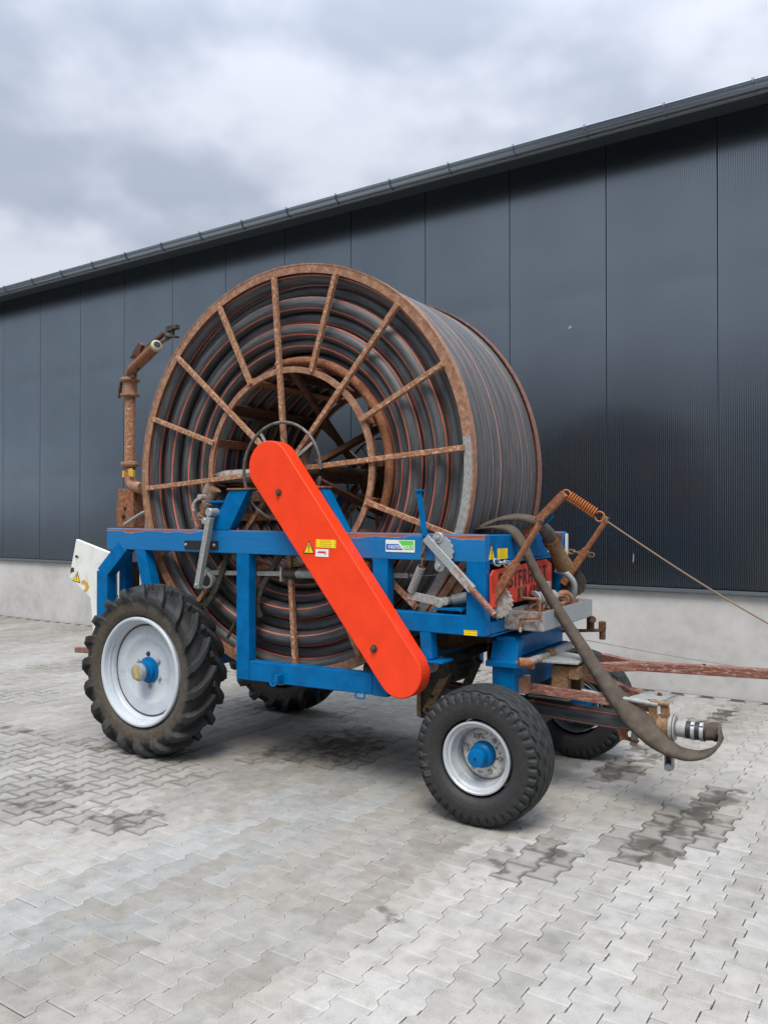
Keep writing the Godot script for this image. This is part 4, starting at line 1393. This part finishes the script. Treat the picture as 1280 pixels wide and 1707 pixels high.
func make_front(mc: Node3D) -> void:
	# name board
	var sb := part(mc, "name_board", MB.new().prism(V(2.588, 0, 0), FRONT, PackedVector2Array([Vector2(-.665, 1.375), Vector2(-.63, 1.405), Vector2(.24, 1.432), Vector2(.335, 1.40), Vector2(.335, 1.20), Vector2(-.50, 1.188), Vector2(-.665, 1.188)]), .012, .002), M.red_sign)
	text(sb, "lettering", "FASTERHOLT", V(2.601, 1.338, .17), FRONT * Basis(Vector3.BACK, .018), .098, M.ink, true, 0.98)
	text(sb, "lettering", "FM 4800", V(2.601, 1.236, .06), FRONT * Basis(Vector3.BACK, .018), .078, M.ink, true, 1.0)
	# warning stickers on the front beam
	warning_triangle(mc, V(2.578, 1.507, .615), FRONT, .105)
	sticker(mc, "yellow_label", V(2.5795, 1.495, .455), FRONT, .150, .062, M.yellow_print)
	warning_triangle(mc, V(2.578, 1.518, -.36), FRONT, .105)
	sticker(mc, "yellow_label", V(2.5795, 1.508, -.50), FRONT, .130, .062, M.yellow_print)
	sticker(mc, "white_label", V(2.5895, 1.50, -.672), FRONT, .06, .20, M.white)
	part(mc, "board_rail", MB.new().box(V(2.582, 1.445, 0), V(.02, .012, 1.25), Basis.IDENTITY, .003), M.blue)
	chain(mc, "chain_link", V(2.60, 1.452, .62), V(2.63, 1.425, .40), 4, .006, M.galv)
	chain(mc, "chain_link", V(2.60, 1.47, -.70), V(2.80, 1.45, -.62), 5, .006, M.bronze)
	# two lifting arms with toothed discs
	for sd in [1.0, -1.0]:
		var z := .60 if sd > 0 else -.56
		var a := V(2.565, 1.205, z) if sd > 0 else V(2.60, 1.245, z)
		var b := V(2.868, 1.672, z) if sd > 0 else V(2.905, 1.690, z)
		var d := (b - a).normalized()
		var arm := part(mc, "lifting_arm", MB.new().beam(a, a + d * .30, .035, .05, Vector3.RIGHT, .004), M.rust)
		part(arm, "arm_tube", MB.new().tube(PackedVector3Array([a + d * .27, b]), .0185, 12), M.rust)
		part(arm, "arm_tip", MB.new().cyl(b, b + d * .03, .016, 10), M.dark_rust)
		var disc := PackedVector2Array()
		for k in 44:
			var an := TAU * k / 44
			disc.append(Vector2(cos(an), sin(an)) * (.098 if k % 2 else .090))
		part(mc, "toothed_disc", MB.new().prism(V(2.60, 1.215, z - .03) if sd > 0 else V(2.665, 1.255, z - .03), NEAR, disc, .014, .002), M.galv_rusty if sd > 0 else M.oily)
	# upper arm with blue brace and its big spring
	var ua := part(mc, "upper_arm", MB.new().beam(V(2.56, 1.585, .10), V(2.845, 1.862, .10), .05, .05, Vector3.UP, .004), M.rust)
	part(ua, "arm_brace", MB.new().beam(V(2.56, 1.59, .06), V(2.755, 1.735, .09), .012, .05, Vector3.UP, .003), M.blue)
	part(mc, "orange_spring", coil(V(2.865, 1.848, .09), V(3.03, 1.738, .08), .030, .0042, 12), M.orange_rust)
	part(mc, "spring_hook", MB.new().tube(arc(V(2.850, 1.856, .095), V(.83, -.55, 0), V(.55, .83, 0), .028, 20, 320, 14), .0055, 6), M.orange_rust)
	part(mc, "spring_hook", MB.new().tube(arc(V(3.055, 1.718, .08), V(.83, -.55, 0), V(.55, .83, 0), .030, -150, 170, 14), .0055, 6), M.orange_rust)
	# galvanised tray
	var tr := part(mc, "tool_tray", MB.new().box(V(2.70, 1.042, -.045), V(.245, .008, .93), Basis.IDENTITY, .001), M.galv_rusty)
	part(tr, "tray_side", MB.new().box(V(2.70, 1.100, .420), V(.245, .112, .006), Basis.IDENTITY, .001), M.galv_rusty)
	part(tr, "tray_side", MB.new().box(V(2.70, 1.100, -.510), V(.245, .112, .006), Basis.IDENTITY, .001), M.galv_rusty)
	part(tr, "tray_front", MB.new().box(V(2.8225, 1.100, -.045), V(.006, .113, .924), Basis.IDENTITY, .001), M.galv)
	part(tr, "tray_back", MB.new().box(V(2.581, 1.100, -.045), V(.006, .112, .924), Basis.IDENTITY, .001), M.galv_rusty)
	part(tr, "tray_divider", MB.new().box(V(2.70, 1.09, .12), V(.230, .090, .005), Basis.IDENTITY, .001), M.rust)
	part(mc, "bracket_rod", MB.new().tube(curve([V(2.70, 1.16, -.47), V(2.72, 1.26, -.44), V(2.68, 1.33, -.40), V(2.62, 1.36, -.36)], 5), .022, 10), M.galv)


func make_chassis(mc: Node3D) -> void:
	# turntable and steering axle
	part(mc, "turntable_neck", MB.new().lathe(V(2.48, .80, .02), Vector3.UP, PackedVector2Array([Vector2(.17, 0), Vector2(.17, .04), Vector2(.13, .06), Vector2(.12, .19), Vector2(.17, .215)]), 32), M.blue)
	part(mc, "steering_beam", MB.new().box(V(2.575, .925, -.02), V(.13, .135, .86), Basis.IDENTITY, .012), M.blue)
	part(mc, "sloped_cheek", MB.new().prism(V(2.50, 0, 0), FRONT, PackedVector2Array([Vector2(-.46, .84), Vector2(-.39, .84), Vector2(-.31, .975), Vector2(-.36, .99), Vector2(-.42, .96)]), .17, .01), M.blue)
	part(mc, "axle_box", MB.new().box(V(2.59, .755, -.02), V(.14, .20, 1.0), Basis.IDENTITY, .008), M.blue)
	part(mc, "axle_end_plate", MB.new().box(V(2.59, .838, .445), V(.20, .035, .13), Basis.IDENTITY, .005), M.blue)
	part(mc, "front_axle", MB.new().box(V(2.605, .42, 0), V(.09, .09, 1.40), Basis.IDENTITY, .006).box(V(2.60, .54, .42), V(.09, .24, .08), Basis.IDENTITY, .006).box(V(2.60, .54, -.42), V(.09, .24, .08), Basis.IDENTITY, .006), M.oily)
	part(mc, "brake_drum", MB.new().cyl(V(2.605, .40, .60), V(2.605, .40, .74), .13, 30), M.blue)
	part(mc, "brake_drum", MB.new().cyl(V(2.64, .40, -.74), V(2.64, .40, -.60), .13, 30), M.blue)
	part(mc, "screw_bracket", MB.new().box(V(2.705, .845, .44), V(.10, .03, .06), Basis(Vector3.UP, .3), .004).cyl(V(2.755, .82, .45), V(2.755, .88, .45), .024, 12), M.rust)
	var sr := part(mc, "steering_ram", MB.new().cyl(V(2.775, .875, .56), V(2.745, .855, .10), .022, 16), M.galv_rusty)
	part(sr, "ram_barrel", MB.new().cyl(V(2.748, .857, .14), V(2.715, .848, -.36), .028, 18), M.galv_dull)
	part(sr, "ram_gland", MB.new().cyl(V(2.750, .858, .16), V(2.744, .856, .07), .038, 10), M.bronze)
	part(sr, "ram_eye", MB.new().cyl(V(2.742, .875, .60), V(2.80, .875, .56), .030, 14), M.rust)
	# deck plate and steel block of the drawbar
	part(mc, "deck_plate", MB.new().prism(V(0, .842, 0), Basis(Vector3.RIGHT, Vector3(0, 0, -1), Vector3.UP), PackedVector2Array([Vector2(2.70, -.34), Vector2(2.99, -.30), Vector2(2.97, -.02), Vector2(2.70, .10)]), .012, .003), M.galv_dull)
	var blk := part(mc, "drawbar_block", MB.new().box(V(2.865, .725, .235), V(.10, .19, .07), Basis.IDENTITY, .004).box(V(2.955, .785, .10), V(.06, .075, .36), Basis.IDENTITY, .004).box(V(2.865, .725, -.02), V(.10, .19, .07), Basis.IDENTITY, .004), M.bronze)
	part(blk, "block_lug", MB.new().box(V(2.925, .79, .262), V(.05, .06, .02), Basis.IDENTITY, .003), M.rust)
	part(mc, "block_shelf", MB.new().box(V(2.80, .625, .11), V(.26, .014, .34), Basis.IDENTITY, .003), M.galv_dull)
	# pole that leaves to the right
	part(mc, "tow_pole", MB.new().beam(V(3.22, .795, -.12), V(4.46, .831, -.13), .06, .056, Vector3.UP, .005), M.peeled)
	part(mc, "tow_eye", MB.new().tube(arc(V(4.53, .832, -.13), Vector3.RIGHT, Vector3.BACK, .055, 0, 360, 24), .018, 10).box(V(4.455, .832, -.13), V(.06, .05, .05), Basis.IDENTITY, .004), M.rust)
	part(mc, "pole_fork", MB.new().beam(V(2.95, .79, -.34), V(3.24, .795, -.12), .05, .055, Vector3.UP, .004).beam(V(2.95, .79, .10), V(3.24, .795, -.12), .05, .055, Vector3.UP, .004), M.peeled)
	bolt(mc, V(3.62, .832, -.12), Vector3.UP, .008, M.ink)
	# lower A-frame with the coupling head
	part(mc, "coupling_bar", MB.new().beam(V(2.665, .69, .35), V(3.36, .605, .12), .05, .055, Vector3.UP, .004), M.peeled)
	part(mc, "bar_end", MB.new().box(V(2.675, .705, .35), V(.07, .10, .09), Basis(Vector3.UP, .3), .006), M.tan_rust)
	part(mc, "coupling_bar", MB.new().beam(V(2.665, .69, -.42), V(3.34, .60, -.06), .05, .06, Vector3.UP, .004), M.peeled)
	part(mc, "coupling_plate", MB.new().prism(V(0, .632, 0), Basis(Vector3.RIGHT, Vector3(0, 0, -1), Vector3.UP), PackedVector2Array([Vector2(3.22, -.12), Vector2(3.42, -.10), Vector2(3.46, .12), Vector2(3.30, .14)]), .012, .003), M.galv_dull)
	bolt(mc, V(3.38, .644, -.04), Vector3.UP, .012, M.dark_rust)
	part(mc, "latch_rod", MB.new().tube(PackedVector3Array([V(2.98, .67, .20), V(3.42, .632, .17)]), .014, 8), M.galv_dull)
	var hd := part(mc, "coupling_head", MB.new().lathe(V(3.28, .505, .12), V(1, -.02, 0), PackedVector2Array([Vector2(.05, 0), Vector2(.062, .005), Vector2(.062, .06), Vector2(.05, .07), Vector2(.05, .12), Vector2(.066, .13), Vector2(.07, .20), Vector2(.06, .205)]), 28), M.bronze)
	part(hd, "head_bracket", MB.new().box(V(3.39, .575, .165), V(.05, .17, .012), Basis(Vector3.BACK, .05), .003).box(V(3.46, .56, .155), V(.05, .17, .012), Basis(Vector3.BACK, .1), .003).cyl(V(3.375, .645, .165), V(3.475, .638, .158), .016, 12), M.bronze)
	part(hd, "head_flange", MB.new().cyl(V(3.475, .50, .12), V(3.495, .4997, .12), .080, 36).cyl(V(3.497, .4997, .12), V(3.507, .4995, .12), .074, 36), M.galv_dull)
	part(hd, "sleeve", MB.new().cyl(V(3.507, .4995, .12), V(3.575, .498, .12), .046, 28, .008), M.galv_dull)
	part(hd, "rubber_cuff", MB.new().cyl(V(3.565, .498, .12), V(3.675, .496, .12), .049, 28), M.black)
	for x in [3.605, 3.652]:
		var cl := part(hd, "hose_clamp", MB.new().lathe(V(x, .4973, .12), Vector3.RIGHT, PackedVector2Array([Vector2(.048, -.010), Vector2(.0525, -.010), Vector2(.0525, .010), Vector2(.048, .010)]), 28).box(V(x, .538, .152), V(.018, .028, .018), Basis(Vector3.RIGHT, .8), .002), M.galv)
	part(mc, "head_stay", MB.new().box(V(3.205, .455, .14), V(.055, .12, .012), Basis(Vector3.BACK, .2), .003).box(V(3.24, .40, .12), V(.11, .012, .05), Basis(Vector3.BACK, -.18), .003), M.rust)
	part(mc, "head_stay", MB.new().box(V(3.275, .435, .12), V(.04, .14, .03), Basis(Vector3.BACK, -.12), .003), M.galv_dull)
	var leg := part(mc, "support_tube", MB.new().box(V(3.452, .36, .12), V(.008, .20, .06), Basis.IDENTITY, .001).box(V(3.490, .36, .12), V(.008, .20, .06), Basis.IDENTITY, .001).box(V(3.471, .36, .094), V(.030, .20, .008), Basis.IDENTITY, .001), M.galv_dull)
	part(leg, "tube_pin", MB.new().cyl(V(3.471, .275, .09), V(3.471, .275, .155), .022, 14), M.galv)
	# loose end of the black hose, with its red stripe
	part(mc, "hose_end", MB.new().tube(curve([V(1.30, .62, -.05), V(1.9, .56, .03), V(2.5, .53, .10), V(3.0, .512, .12), V(3.30, .505, .12)], 10), .056, 18), M.hose)
	# sprocket gearbox and its stand
	var gb := part(mc, "gearbox_plate", MB.new().prism(V(0, 0, .40), NEAR, PackedVector2Array([Vector2(1.985, .80), Vector2(2.25, .80), Vector2(2.20, .68), Vector2(2.07, .46), Vector2(2.045, .43), Vector2(1.99, .43)]), .02, .004), M.oily)
	part(gb, "plate_rib", MB.new().beam(V(2.20, .75, .43), V(2.04, .47, .43), .02, .05, Vector3.RIGHT, .003).beam(V(1.995, .80, .43), V(1.995, .44, .43), .02, .03, Vector3.RIGHT, .003), M.bronze)
	for q in [[2.06, .68], [2.09, .58], [2.17, .72], [2.055, .49]]:
		bolt(gb, V(q[0], q[1], .44), Vector3.BACK, .010, M.oily)
	part(mc, "gearbox", MB.new().box(V(2.13, .74, .25), V(.17, .18, .20), Basis(Vector3.BACK, .3), .02).cyl(V(2.16, .76, .10), V(2.16, .76, .45), .06, 20).beam(V(2.30, .80, .20), V(2.16, .50, .20), .04, .05), M.oily)
	var ct := part(mc, "cross_tube", MB.new().lathe(V(2.105, .782, .30), Vector3.BACK, PackedVector2Array([Vector2(.03, .27), Vector2(.032, .275), Vector2(.040, .275), Vector2(.042, .27), Vector2(.042, 0)]), 24), M.galv_rusty)
	part(ct, "tube_bore", MB.new().cyl(V(2.105, .782, .50), V(2.105, .782, .555), .031, 20), M.ink)
	part(mc, "drive_shaft", MB.new().tube(PackedVector3Array([V(2.16, .80, .38), V(2.42, .93, -.20)]), .035, 12), M.oily)
	part(mc, "under_beam", MB.new().beam(V(1.80, .86, .18), V(2.45, .96, .18), .09, .07).beam(V(1.80, .80, -.25), V(2.45, .95, -.25), .09, .09), M.dark_rust)
	part(mc, "under_box", MB.new().box(V(2.30, .80, -.40), V(.26, .14, .10), Basis(Vector3.BACK, .2), .006), M.blue)
	part(mc, "neck_plate", MB.new().box(V(2.36, .90, .10), V(.02, .24, .16), Basis.IDENTITY, .004).box(V(2.40, .90, -.05), V(.02, .24, .20), Basis.IDENTITY, .004), M.dark_rust)
	# bits beyond the tray on the far side
	part(mc, "far_bracket", MB.new().beam(V(2.58, .93, -.40), V(2.87, .935, -.60), .03, .02, Vector3.UP, .004), M.dark_rust)
	part(mc, "hand_valve", MB.new().cyl(V(2.80, .94, -.55), V(2.80, 1.03, -.55), .026, 16).cyl(V(2.79, 1.01, -.58), V(2.83, 1.015, -.50), .026, 14).box(V(2.865, .965, -.61), V(.05, .06, .05), Basis(Vector3.UP, .3), .008).cyl(V(2.865, .87, -.61), V(2.865, .94, -.61), .022, 14), M.dark_rust)


# ------------------------------------------------------------------ rain gun at the rear
func make_gun() -> void:
	var g := thing("rain_gun", "rusty upright sprinkler pipe with a tilted rain gun at the rear of the reel", "sprinkler", V(-1.10, 0, 0.0))
	part(g, "riser_pipe", MB.new().cyl(V(-1.17, 2.14, 0), V(-1.17, 2.80, 0), .047, 24), M.spoke)
	part(g, "lower_elbow", MB.new().tube(curve([V(-1.17, 2.16, 0), V(-1.17, 2.08, 0), V(-1.14, 2.02, .01), V(-1.07, 1.985, .02), V(-.98, 1.975, .03)], 6), .050, 16).tube(PackedVector3Array([V(-1.08, 1.99, .02), V(-1.08, 1.94, .02)]), .03, 10), M.tan_rust)
	part(g, "pipe_collar", MB.new().lathe(V(-1.17, 2.165, 0), Vector3.UP, PackedVector2Array([Vector2(.05, 0), Vector2(.075, .005), Vector2(.08, .02), Vector2(.075, .045), Vector2(.05, .05)]), 9, 0, TAU, 0.3), M.tan_rust)
	part(g, "yellow_clip", MB.new().box(V(-1.19, 2.10, .05), V(.03, .06, .02), Basis.IDENTITY, .004).box(V(-1.10, 2.11, .05), V(.04, .07, .03), Basis(Vector3.BACK, .3), .004).box(V(-1.07, 2.10, .05), V(.025, .06, .03), Basis.IDENTITY, .004), M.brass)
	part(g, "turning_flange", MB.new().lathe(V(-1.17, 2.79, 0), Vector3.UP, PackedVector2Array([Vector2(.05, 0), Vector2(.083, .002), Vector2(.086, .012), Vector2(.083, .022), Vector2(.062, .026), Vector2(.060, .125), Vector2(.078, .132), Vector2(.086, .14), Vector2(.086, .155), Vector2(.07, .165), Vector2(.04, .168)]), 32), M.tan_rust)
	part(g, "barrel", MB.new().tube(curve([V(-1.17, 2.94, 0), V(-1.165, 2.975, .0), V(-1.13, 3.01, .02), V(-1.02, 3.035, .07), V(-.82, 3.09, .135), V(-.63, 3.145, .20)], 6), .046, 18), M.rust)
	var nd := V(.80, .28, .42).normalized()
	part(g, "nozzle", MB.new().lathe(V(-.63, 3.145, .20), nd, PackedVector2Array([Vector2(.044, -.02), Vector2(.047, -.015), Vector2(.047, .016), Vector2(.041, .022), Vector2(.028, .026), Vector2(.022, .0)]), 24), M.cream)
	part(g, "nozzle_bore", MB.new().lathe(V(-.63, 3.145, .20), nd, PackedVector2Array([Vector2(.03, .0268), Vector2(.026, .0272), Vector2(0, .0272)]), 8), M.ink)
	part(g, "swing_arm", MB.new().beam(V(-1.06, 3.10, .05), V(-.62, 3.268, .12), .035, .03, Vector3.UP, .004).beam(V(-1.10, 3.04, .03), V(-.82, 3.16, .12), .05, .022, Vector3.UP, .004), M.dark_rust)
	part(g, "swing_spoon", MB.new().prism(V(-.98, 3.145, .07), Basis(V(.8, .3, .3).normalized(), V(-.3, .9, 0).normalized(), V(-.3, -.1, .9).normalized()), PackedVector2Array([Vector2(-.14, .02), Vector2(-.05, .045), Vector2(.10, .05), Vector2(.14, .0), Vector2(.02, -.06), Vector2(-.04, .0)]), .03, .004), M.dark_rust)
	part(g, "counterweight", MB.new().box(V(-.52, 3.285, .15), V(.07, .055, .05), Basis(Vector3.BACK, .1), .008).box(V(-.455, 3.29, .155), V(.06, .04, .05), Basis.IDENTITY, .006).box(V(-.495, 3.245, .15), V(.03, .06, .03), Basis.IDENTITY, .004).box(V(-.49, 3.215, .16), V(.13, .018, .05), Basis(Vector3.BACK, -.15), .004), M.oily)
	part(g, "weight_arm", MB.new().beam(V(-.72, 3.14, .18), V(-.48, 3.222, .16), .018, .026, Vector3.UP, .003), M.dark_rust)
	part(g, "drive_bracket", MB.new().beam(V(-1.10, 3.02, .02), V(-1.29, 2.93, 0), .03, .02).beam(V(-1.285, 2.94, 0), V(-1.315, 2.79, 0), .03, .02, Vector3.RIGHT), M.dark_rust)
	part(g, "drive_lever", MB.new().beam(V(-1.10, 2.96, .04), V(-.96, 3.0, .10), .022, .03, Vector3.UP, .003).box(V(-1.06, 2.955, .06), V(.06, .03, .03), Basis.IDENTITY, .003), M.dark_rust)
	var bx := part(g, "base_box", MB.new().box(V(-1.17, 1.80, -.05), V(.20, .34, .20), Basis.IDENTITY, .006), M.rust)
	bolt(bx, V(-1.19, 1.73, .05), Vector3.BACK, .016, M.oily)
	bolt(bx, V(-1.17, 1.80, .05), Vector3.BACK, .012, M.dark_rust)
	part(g, "base_channel", MB.new().beam(V(-1.30, 1.645, -.05), V(-.58, 1.645, -.05), .10, .03, Vector3.UP, .004), M.dark_rust)
	part(g, "side_pipe", MB.new().tube(curve([V(-1.27, 1.64, .04), V(-1.275, 1.80, .04), V(-1.25, 1.87, .04), V(-1.20, 1.865, .04)], 5), .013, 8), M.rust)
	part(g, "grease_lever", MB.new().tube(curve([V(-.78, 1.655, .40), V(-.60, 1.74, .40), V(-.50, 1.77, .40), V(-.45, 1.765, .40)], 4), .014, 8).tube(PackedVector3Array([V(-.50, 1.77, .40), V(-.51, 1.62, .40)]), .022, 10), M.galv_dull)
	part(g, "pull_wire", MB.new().tube(PackedVector3Array([V(-.45, 1.765, .40), V(-.2, 1.66, .50)]), .003, 5), M.rope)


# ------------------------------------------------------------------ flat canvas hose draped over the front
func make_canvas_hose() -> void:
	var o := thing("canvas_hose", "brown flat canvas hose folded over the front beam and hanging down to the coupling", "hose", V(3.0, 0, .2))
	var prof := PackedVector2Array()
	for k in 20:
		var a := TAU * k / 20
		prof.append(Vector2(signf(cos(a)) * pow(absf(cos(a)), .8), signf(sin(a)) * pow(absf(sin(a)), .8)))
	# width direction follows the ups; [point, half width, half thickness, up (thickness direction)]
	var key := [
		[V(2.36, 1.640, .33), .075, .008, V(0, 1, 0)],
		[V(2.47, 1.655, .31), .072, .010, V(-.1, 1, .1)],
		[V(2.56, 1.640, .29), .048, .016, V(.4, .9, .3)],
		[V(2.625, 1.56, .275), .034, .021, V(.7, .3, .6)],
		[V(2.68, 1.44, .255), .028, .025, V(.6, .2, .75)],
		[V(2.75, 1.30, .235), .030, .026, V(.6, .3, .7)],
		[V(2.845, 1.14, .215), .034, .026, V(.6, .4, .7)],
		[V(2.96, .965, .20), .039, .026, V(.55, .45, .7)],
		[V(3.08, .79, .195), .046, .023, V(.5, .5, .7)],
		[V(3.19, .655, .195), .058, .017, V(.4, .5, .76)],
		[V(3.30, .545, .20), .074, .014, V(.3, .5, .8)],
		[V(3.42, .445, .21), .062, .010, V(.1, .6, .8)],
		[V(3.54, .385, .21), .045, .010, V(0, .8, .6)],
		[V(3.655, .385, .195), .050, .012, V(-.4, .9, .3)],
		[V(3.735, .435, .17), .060, .010, V(-.9, .4, .1)],
		[V(3.752, .495, .14), .062, .012, V(-.9, -.3, .1)],
		[V(3.715, .508, .125), .052, .030, V(0, .2, 1)],
		[V(3.665, .498, .12), .047, .044, V(0, .2, 1)],
	]
	var pts := PackedVector3Array()
	var sc := PackedVector2Array()
	var ups := PackedVector3Array()
	for i in key.size() - 1:
		var a = key[maxi(i - 1, 0)]
		var b = key[i]
		var c = key[i + 1]
		var d = key[mini(i + 2, key.size() - 1)]
		for j in 6:
			var t := j / 6.0
			pts.append((b[0] as Vector3).cubic_interpolate(c[0], a[0], d[0], t))
			sc.append(Vector2(lerpf(b[1], c[1], t), lerpf(b[2], c[2], t)))
			ups.append((b[3] as Vector3).normalized().lerp((c[3] as Vector3).normalized(), t).normalized())
	var body := part(o, "flat_hose", MB.new().sweep(pts, prof, Vector3.ZERO, sc, false, true, true, 0.0, ups), M.canvas)
	# the other end: folded on top of the beam, wrapped on a bronze coupling
	var k2 := [
		[V(2.36, 1.648, .33), .075, .008, V(0, 1, 0)],
		[V(2.44, 1.690, .26), .080, .012, V(-.2, 1, .1)],
		[V(2.54, 1.712, .16), .082, .018, V(0, 1, .2)],
		[V(2.62, 1.690, .06), .078, .026, V(.4, .9, .1)],
		[V(2.665, 1.635, -.02), .062, .040, V(.7, .7, 0)],
		[V(2.69, 1.57, -.09), .052, .048, V(.8, .6, 0)],
	]
	pts = PackedVector3Array(); sc = PackedVector2Array(); ups = PackedVector3Array()
	for i in k2.size() - 1:
		var a = k2[maxi(i - 1, 0)]
		var b = k2[i]
		var c = k2[i + 1]
		var d = k2[mini(i + 2, k2.size() - 1)]
		for j in 6:
			var t := j / 6.0
			pts.append((b[0] as Vector3).cubic_interpolate(c[0], a[0], d[0], t))
			sc.append(Vector2(lerpf(b[1], c[1], t), lerpf(b[2], c[2], t)))
			ups.append((b[3] as Vector3).normalized().lerp((c[3] as Vector3).normalized(), t).normalized())
	part(body, "folded_end", MB.new().sweep(pts, prof, Vector3.ZERO, sc, false, true, true, 0.0, ups), M.canvas)
	var a0 := V(2.685, 1.585, -.075)
	var dv := (V(2.72, 1.375, -.26) - a0).normalized()
	part(o, "bronze_coupling", MB.new().lathe(a0, dv, PackedVector2Array([Vector2(.0, -.01), Vector2(.050, -.01), Vector2(.054, .0), Vector2(.054, .05), Vector2(.048, .055), Vector2(.047, .13), Vector2(.052, .15), Vector2(.055, .22), Vector2(.059, .235), Vector2(.059, .265), Vector2(.05, .275), Vector2(0, .275)]), 28), M.bronze)
	for k in 2:
		part(o, "clamp_band", MB.new().lathe(a0 + dv * (.012 + .03 * k), dv, PackedVector2Array([Vector2(.054, -.009), Vector2(.0585, -.009), Vector2(.0585, .009), Vector2(.054, .009)]), 28).box(a0 + dv * (.012 + .03 * k) + V(.055, .03, .01), V(.03, .02, .018), Basis.IDENTITY, .003), M.rust)


# ------------------------------------------------------------------ loose things
func make_loose_things() -> void:
	# pull rope
	var rp := thing("steel_rope", "thin rusty steel rope running from the orange spring down to the right", "rope", V(3.06, 0, .05))
	var pts := PackedVector3Array()
	for i in 25:
		var t := i / 24.0
		pts.append(V(3.075, 1.704, .07).lerp(V(4.42, .862, -.13), t) + V(0, -.035 * sin(PI * t), 0))
	part(rp, "rope", MB.new().tube(pts, .0055, 6), M.rope)
	part(rp, "rope_eye", MB.new().tube(arc(V(3.082, 1.702, .07), V(.8, -.5, 0), V(.5, .8, 0), .016, 0, 360, 12), .005, 6), M.rope)
	# thin wire above the pole
	var w := thing("thin_wire", "thin grey wire sagging just above the rusty red and white tow pole", "wire", V(3.0, 0, -.45))
	pts = PackedVector3Array()
	for i in 13:
		var t := i / 12.0
		pts.append(V(2.80, .88, -.45).lerp(V(4.44, .80, -.165), t) + V(0, -.015 * sin(PI * t), 0))
	part(w, "strand", MB.new().tube(pts, .0025, 5), M.wire)
	# crank hanging on the tray
	var c := thing("crank_handle", "rusty bent crank rod hooked over the near edge of the galvanised tray", "crank", V(2.72, 1.03, .45))
	part(c, "rod", MB.new().tube(PackedVector3Array([V(2.695, 1.325, .45), V(2.695, 1.245, .45), V(2.699, 1.236, .45), V(2.708, 1.234, .45), V(2.800, 1.232, .45), V(2.808, 1.230, .45), V(2.812, 1.222, .45), V(2.812, 1.134, .45), V(2.808, 1.124, .45), V(2.80, 1.121, .45), V(2.702, 1.112, .45), V(2.694, 1.109, .45), V(2.690, 1.10, .45), V(2.690, 1.060, .45)]), .0085, 9), M.rust)
	part(c, "worn_tip", MB.new().cyl(V(2.690, 1.066, .45), V(2.689, 1.030, .45), .0088, 9), M.cream)
	# heap of chain and shackle in the tray
	var h := thing("tow_chain", "heap of rusty chain lying in the galvanised tray behind the canvas hose", "chain", V(2.70, 1.048, -.10))
	var r := RandomNumberGenerator.new()
	r.seed = 21
	for k in 16:
		var ctr := V(2.70 + r.randf_range(-.08, .08), 1.07 + .012 * k * .55 + r.randf_range(0, .02), -.10 + r.randf_range(-.14, .20))
		var b := Basis(V(r.randf_range(-1, 1), r.randf_range(-1, 1), r.randf_range(-1, 1)).normalized(), r.randf() * TAU)
		var lp := PackedVector3Array()
		for i in 14:
			var an := TAU * i / 14
			lp.append(ctr + b * V(cos(an) * .022 + signf(cos(an)) * .018, sin(an) * .022, 0))
		part(h, "link", MB.new().tube(lp, .008, 7, true), M.bronze if k % 3 else M.rust)
	var s := thing("shackle", "large curved grey shackle standing in the tray to the right of the canvas hose", "shackle", V(2.72, 1.05, -.20))
	part(s, "bow", MB.new().tube(arc(V(2.73, 1.13, -.20), V(.35, 0, -.94), V(0, 1, 0), .085, -35, 200, 22), .022, 12), M.tan_rust)
	part(s, "pin", MB.new().tube(PackedVector3Array([V(2.70, 1.085, -.11), V(2.76, 1.085, -.29)]), .017, 10), M.galv_dull)
	var hk := thing("valve_fitting", "pale metal valve fitting lying in the tray between chain and name board", "valve", V(2.68, 1.05, -.02))
	part(hk, "body", MB.new().cyl(V(2.64, 1.19, .02), V(2.70, 1.20, -.10), .045, 18).cyl(V(2.67, 1.13, -.04), V(2.67, 1.30, -.04), .030, 16), M.galv_dull)
	part(hk, "collar", MB.new().lathe(V(2.62, 1.187, .06), V(.4, .1, -.9), PackedVector2Array([Vector2(.03, 0), Vector2(.056, .004), Vector2(.056, .022), Vector2(.03, .026)]), 20), M.galv)
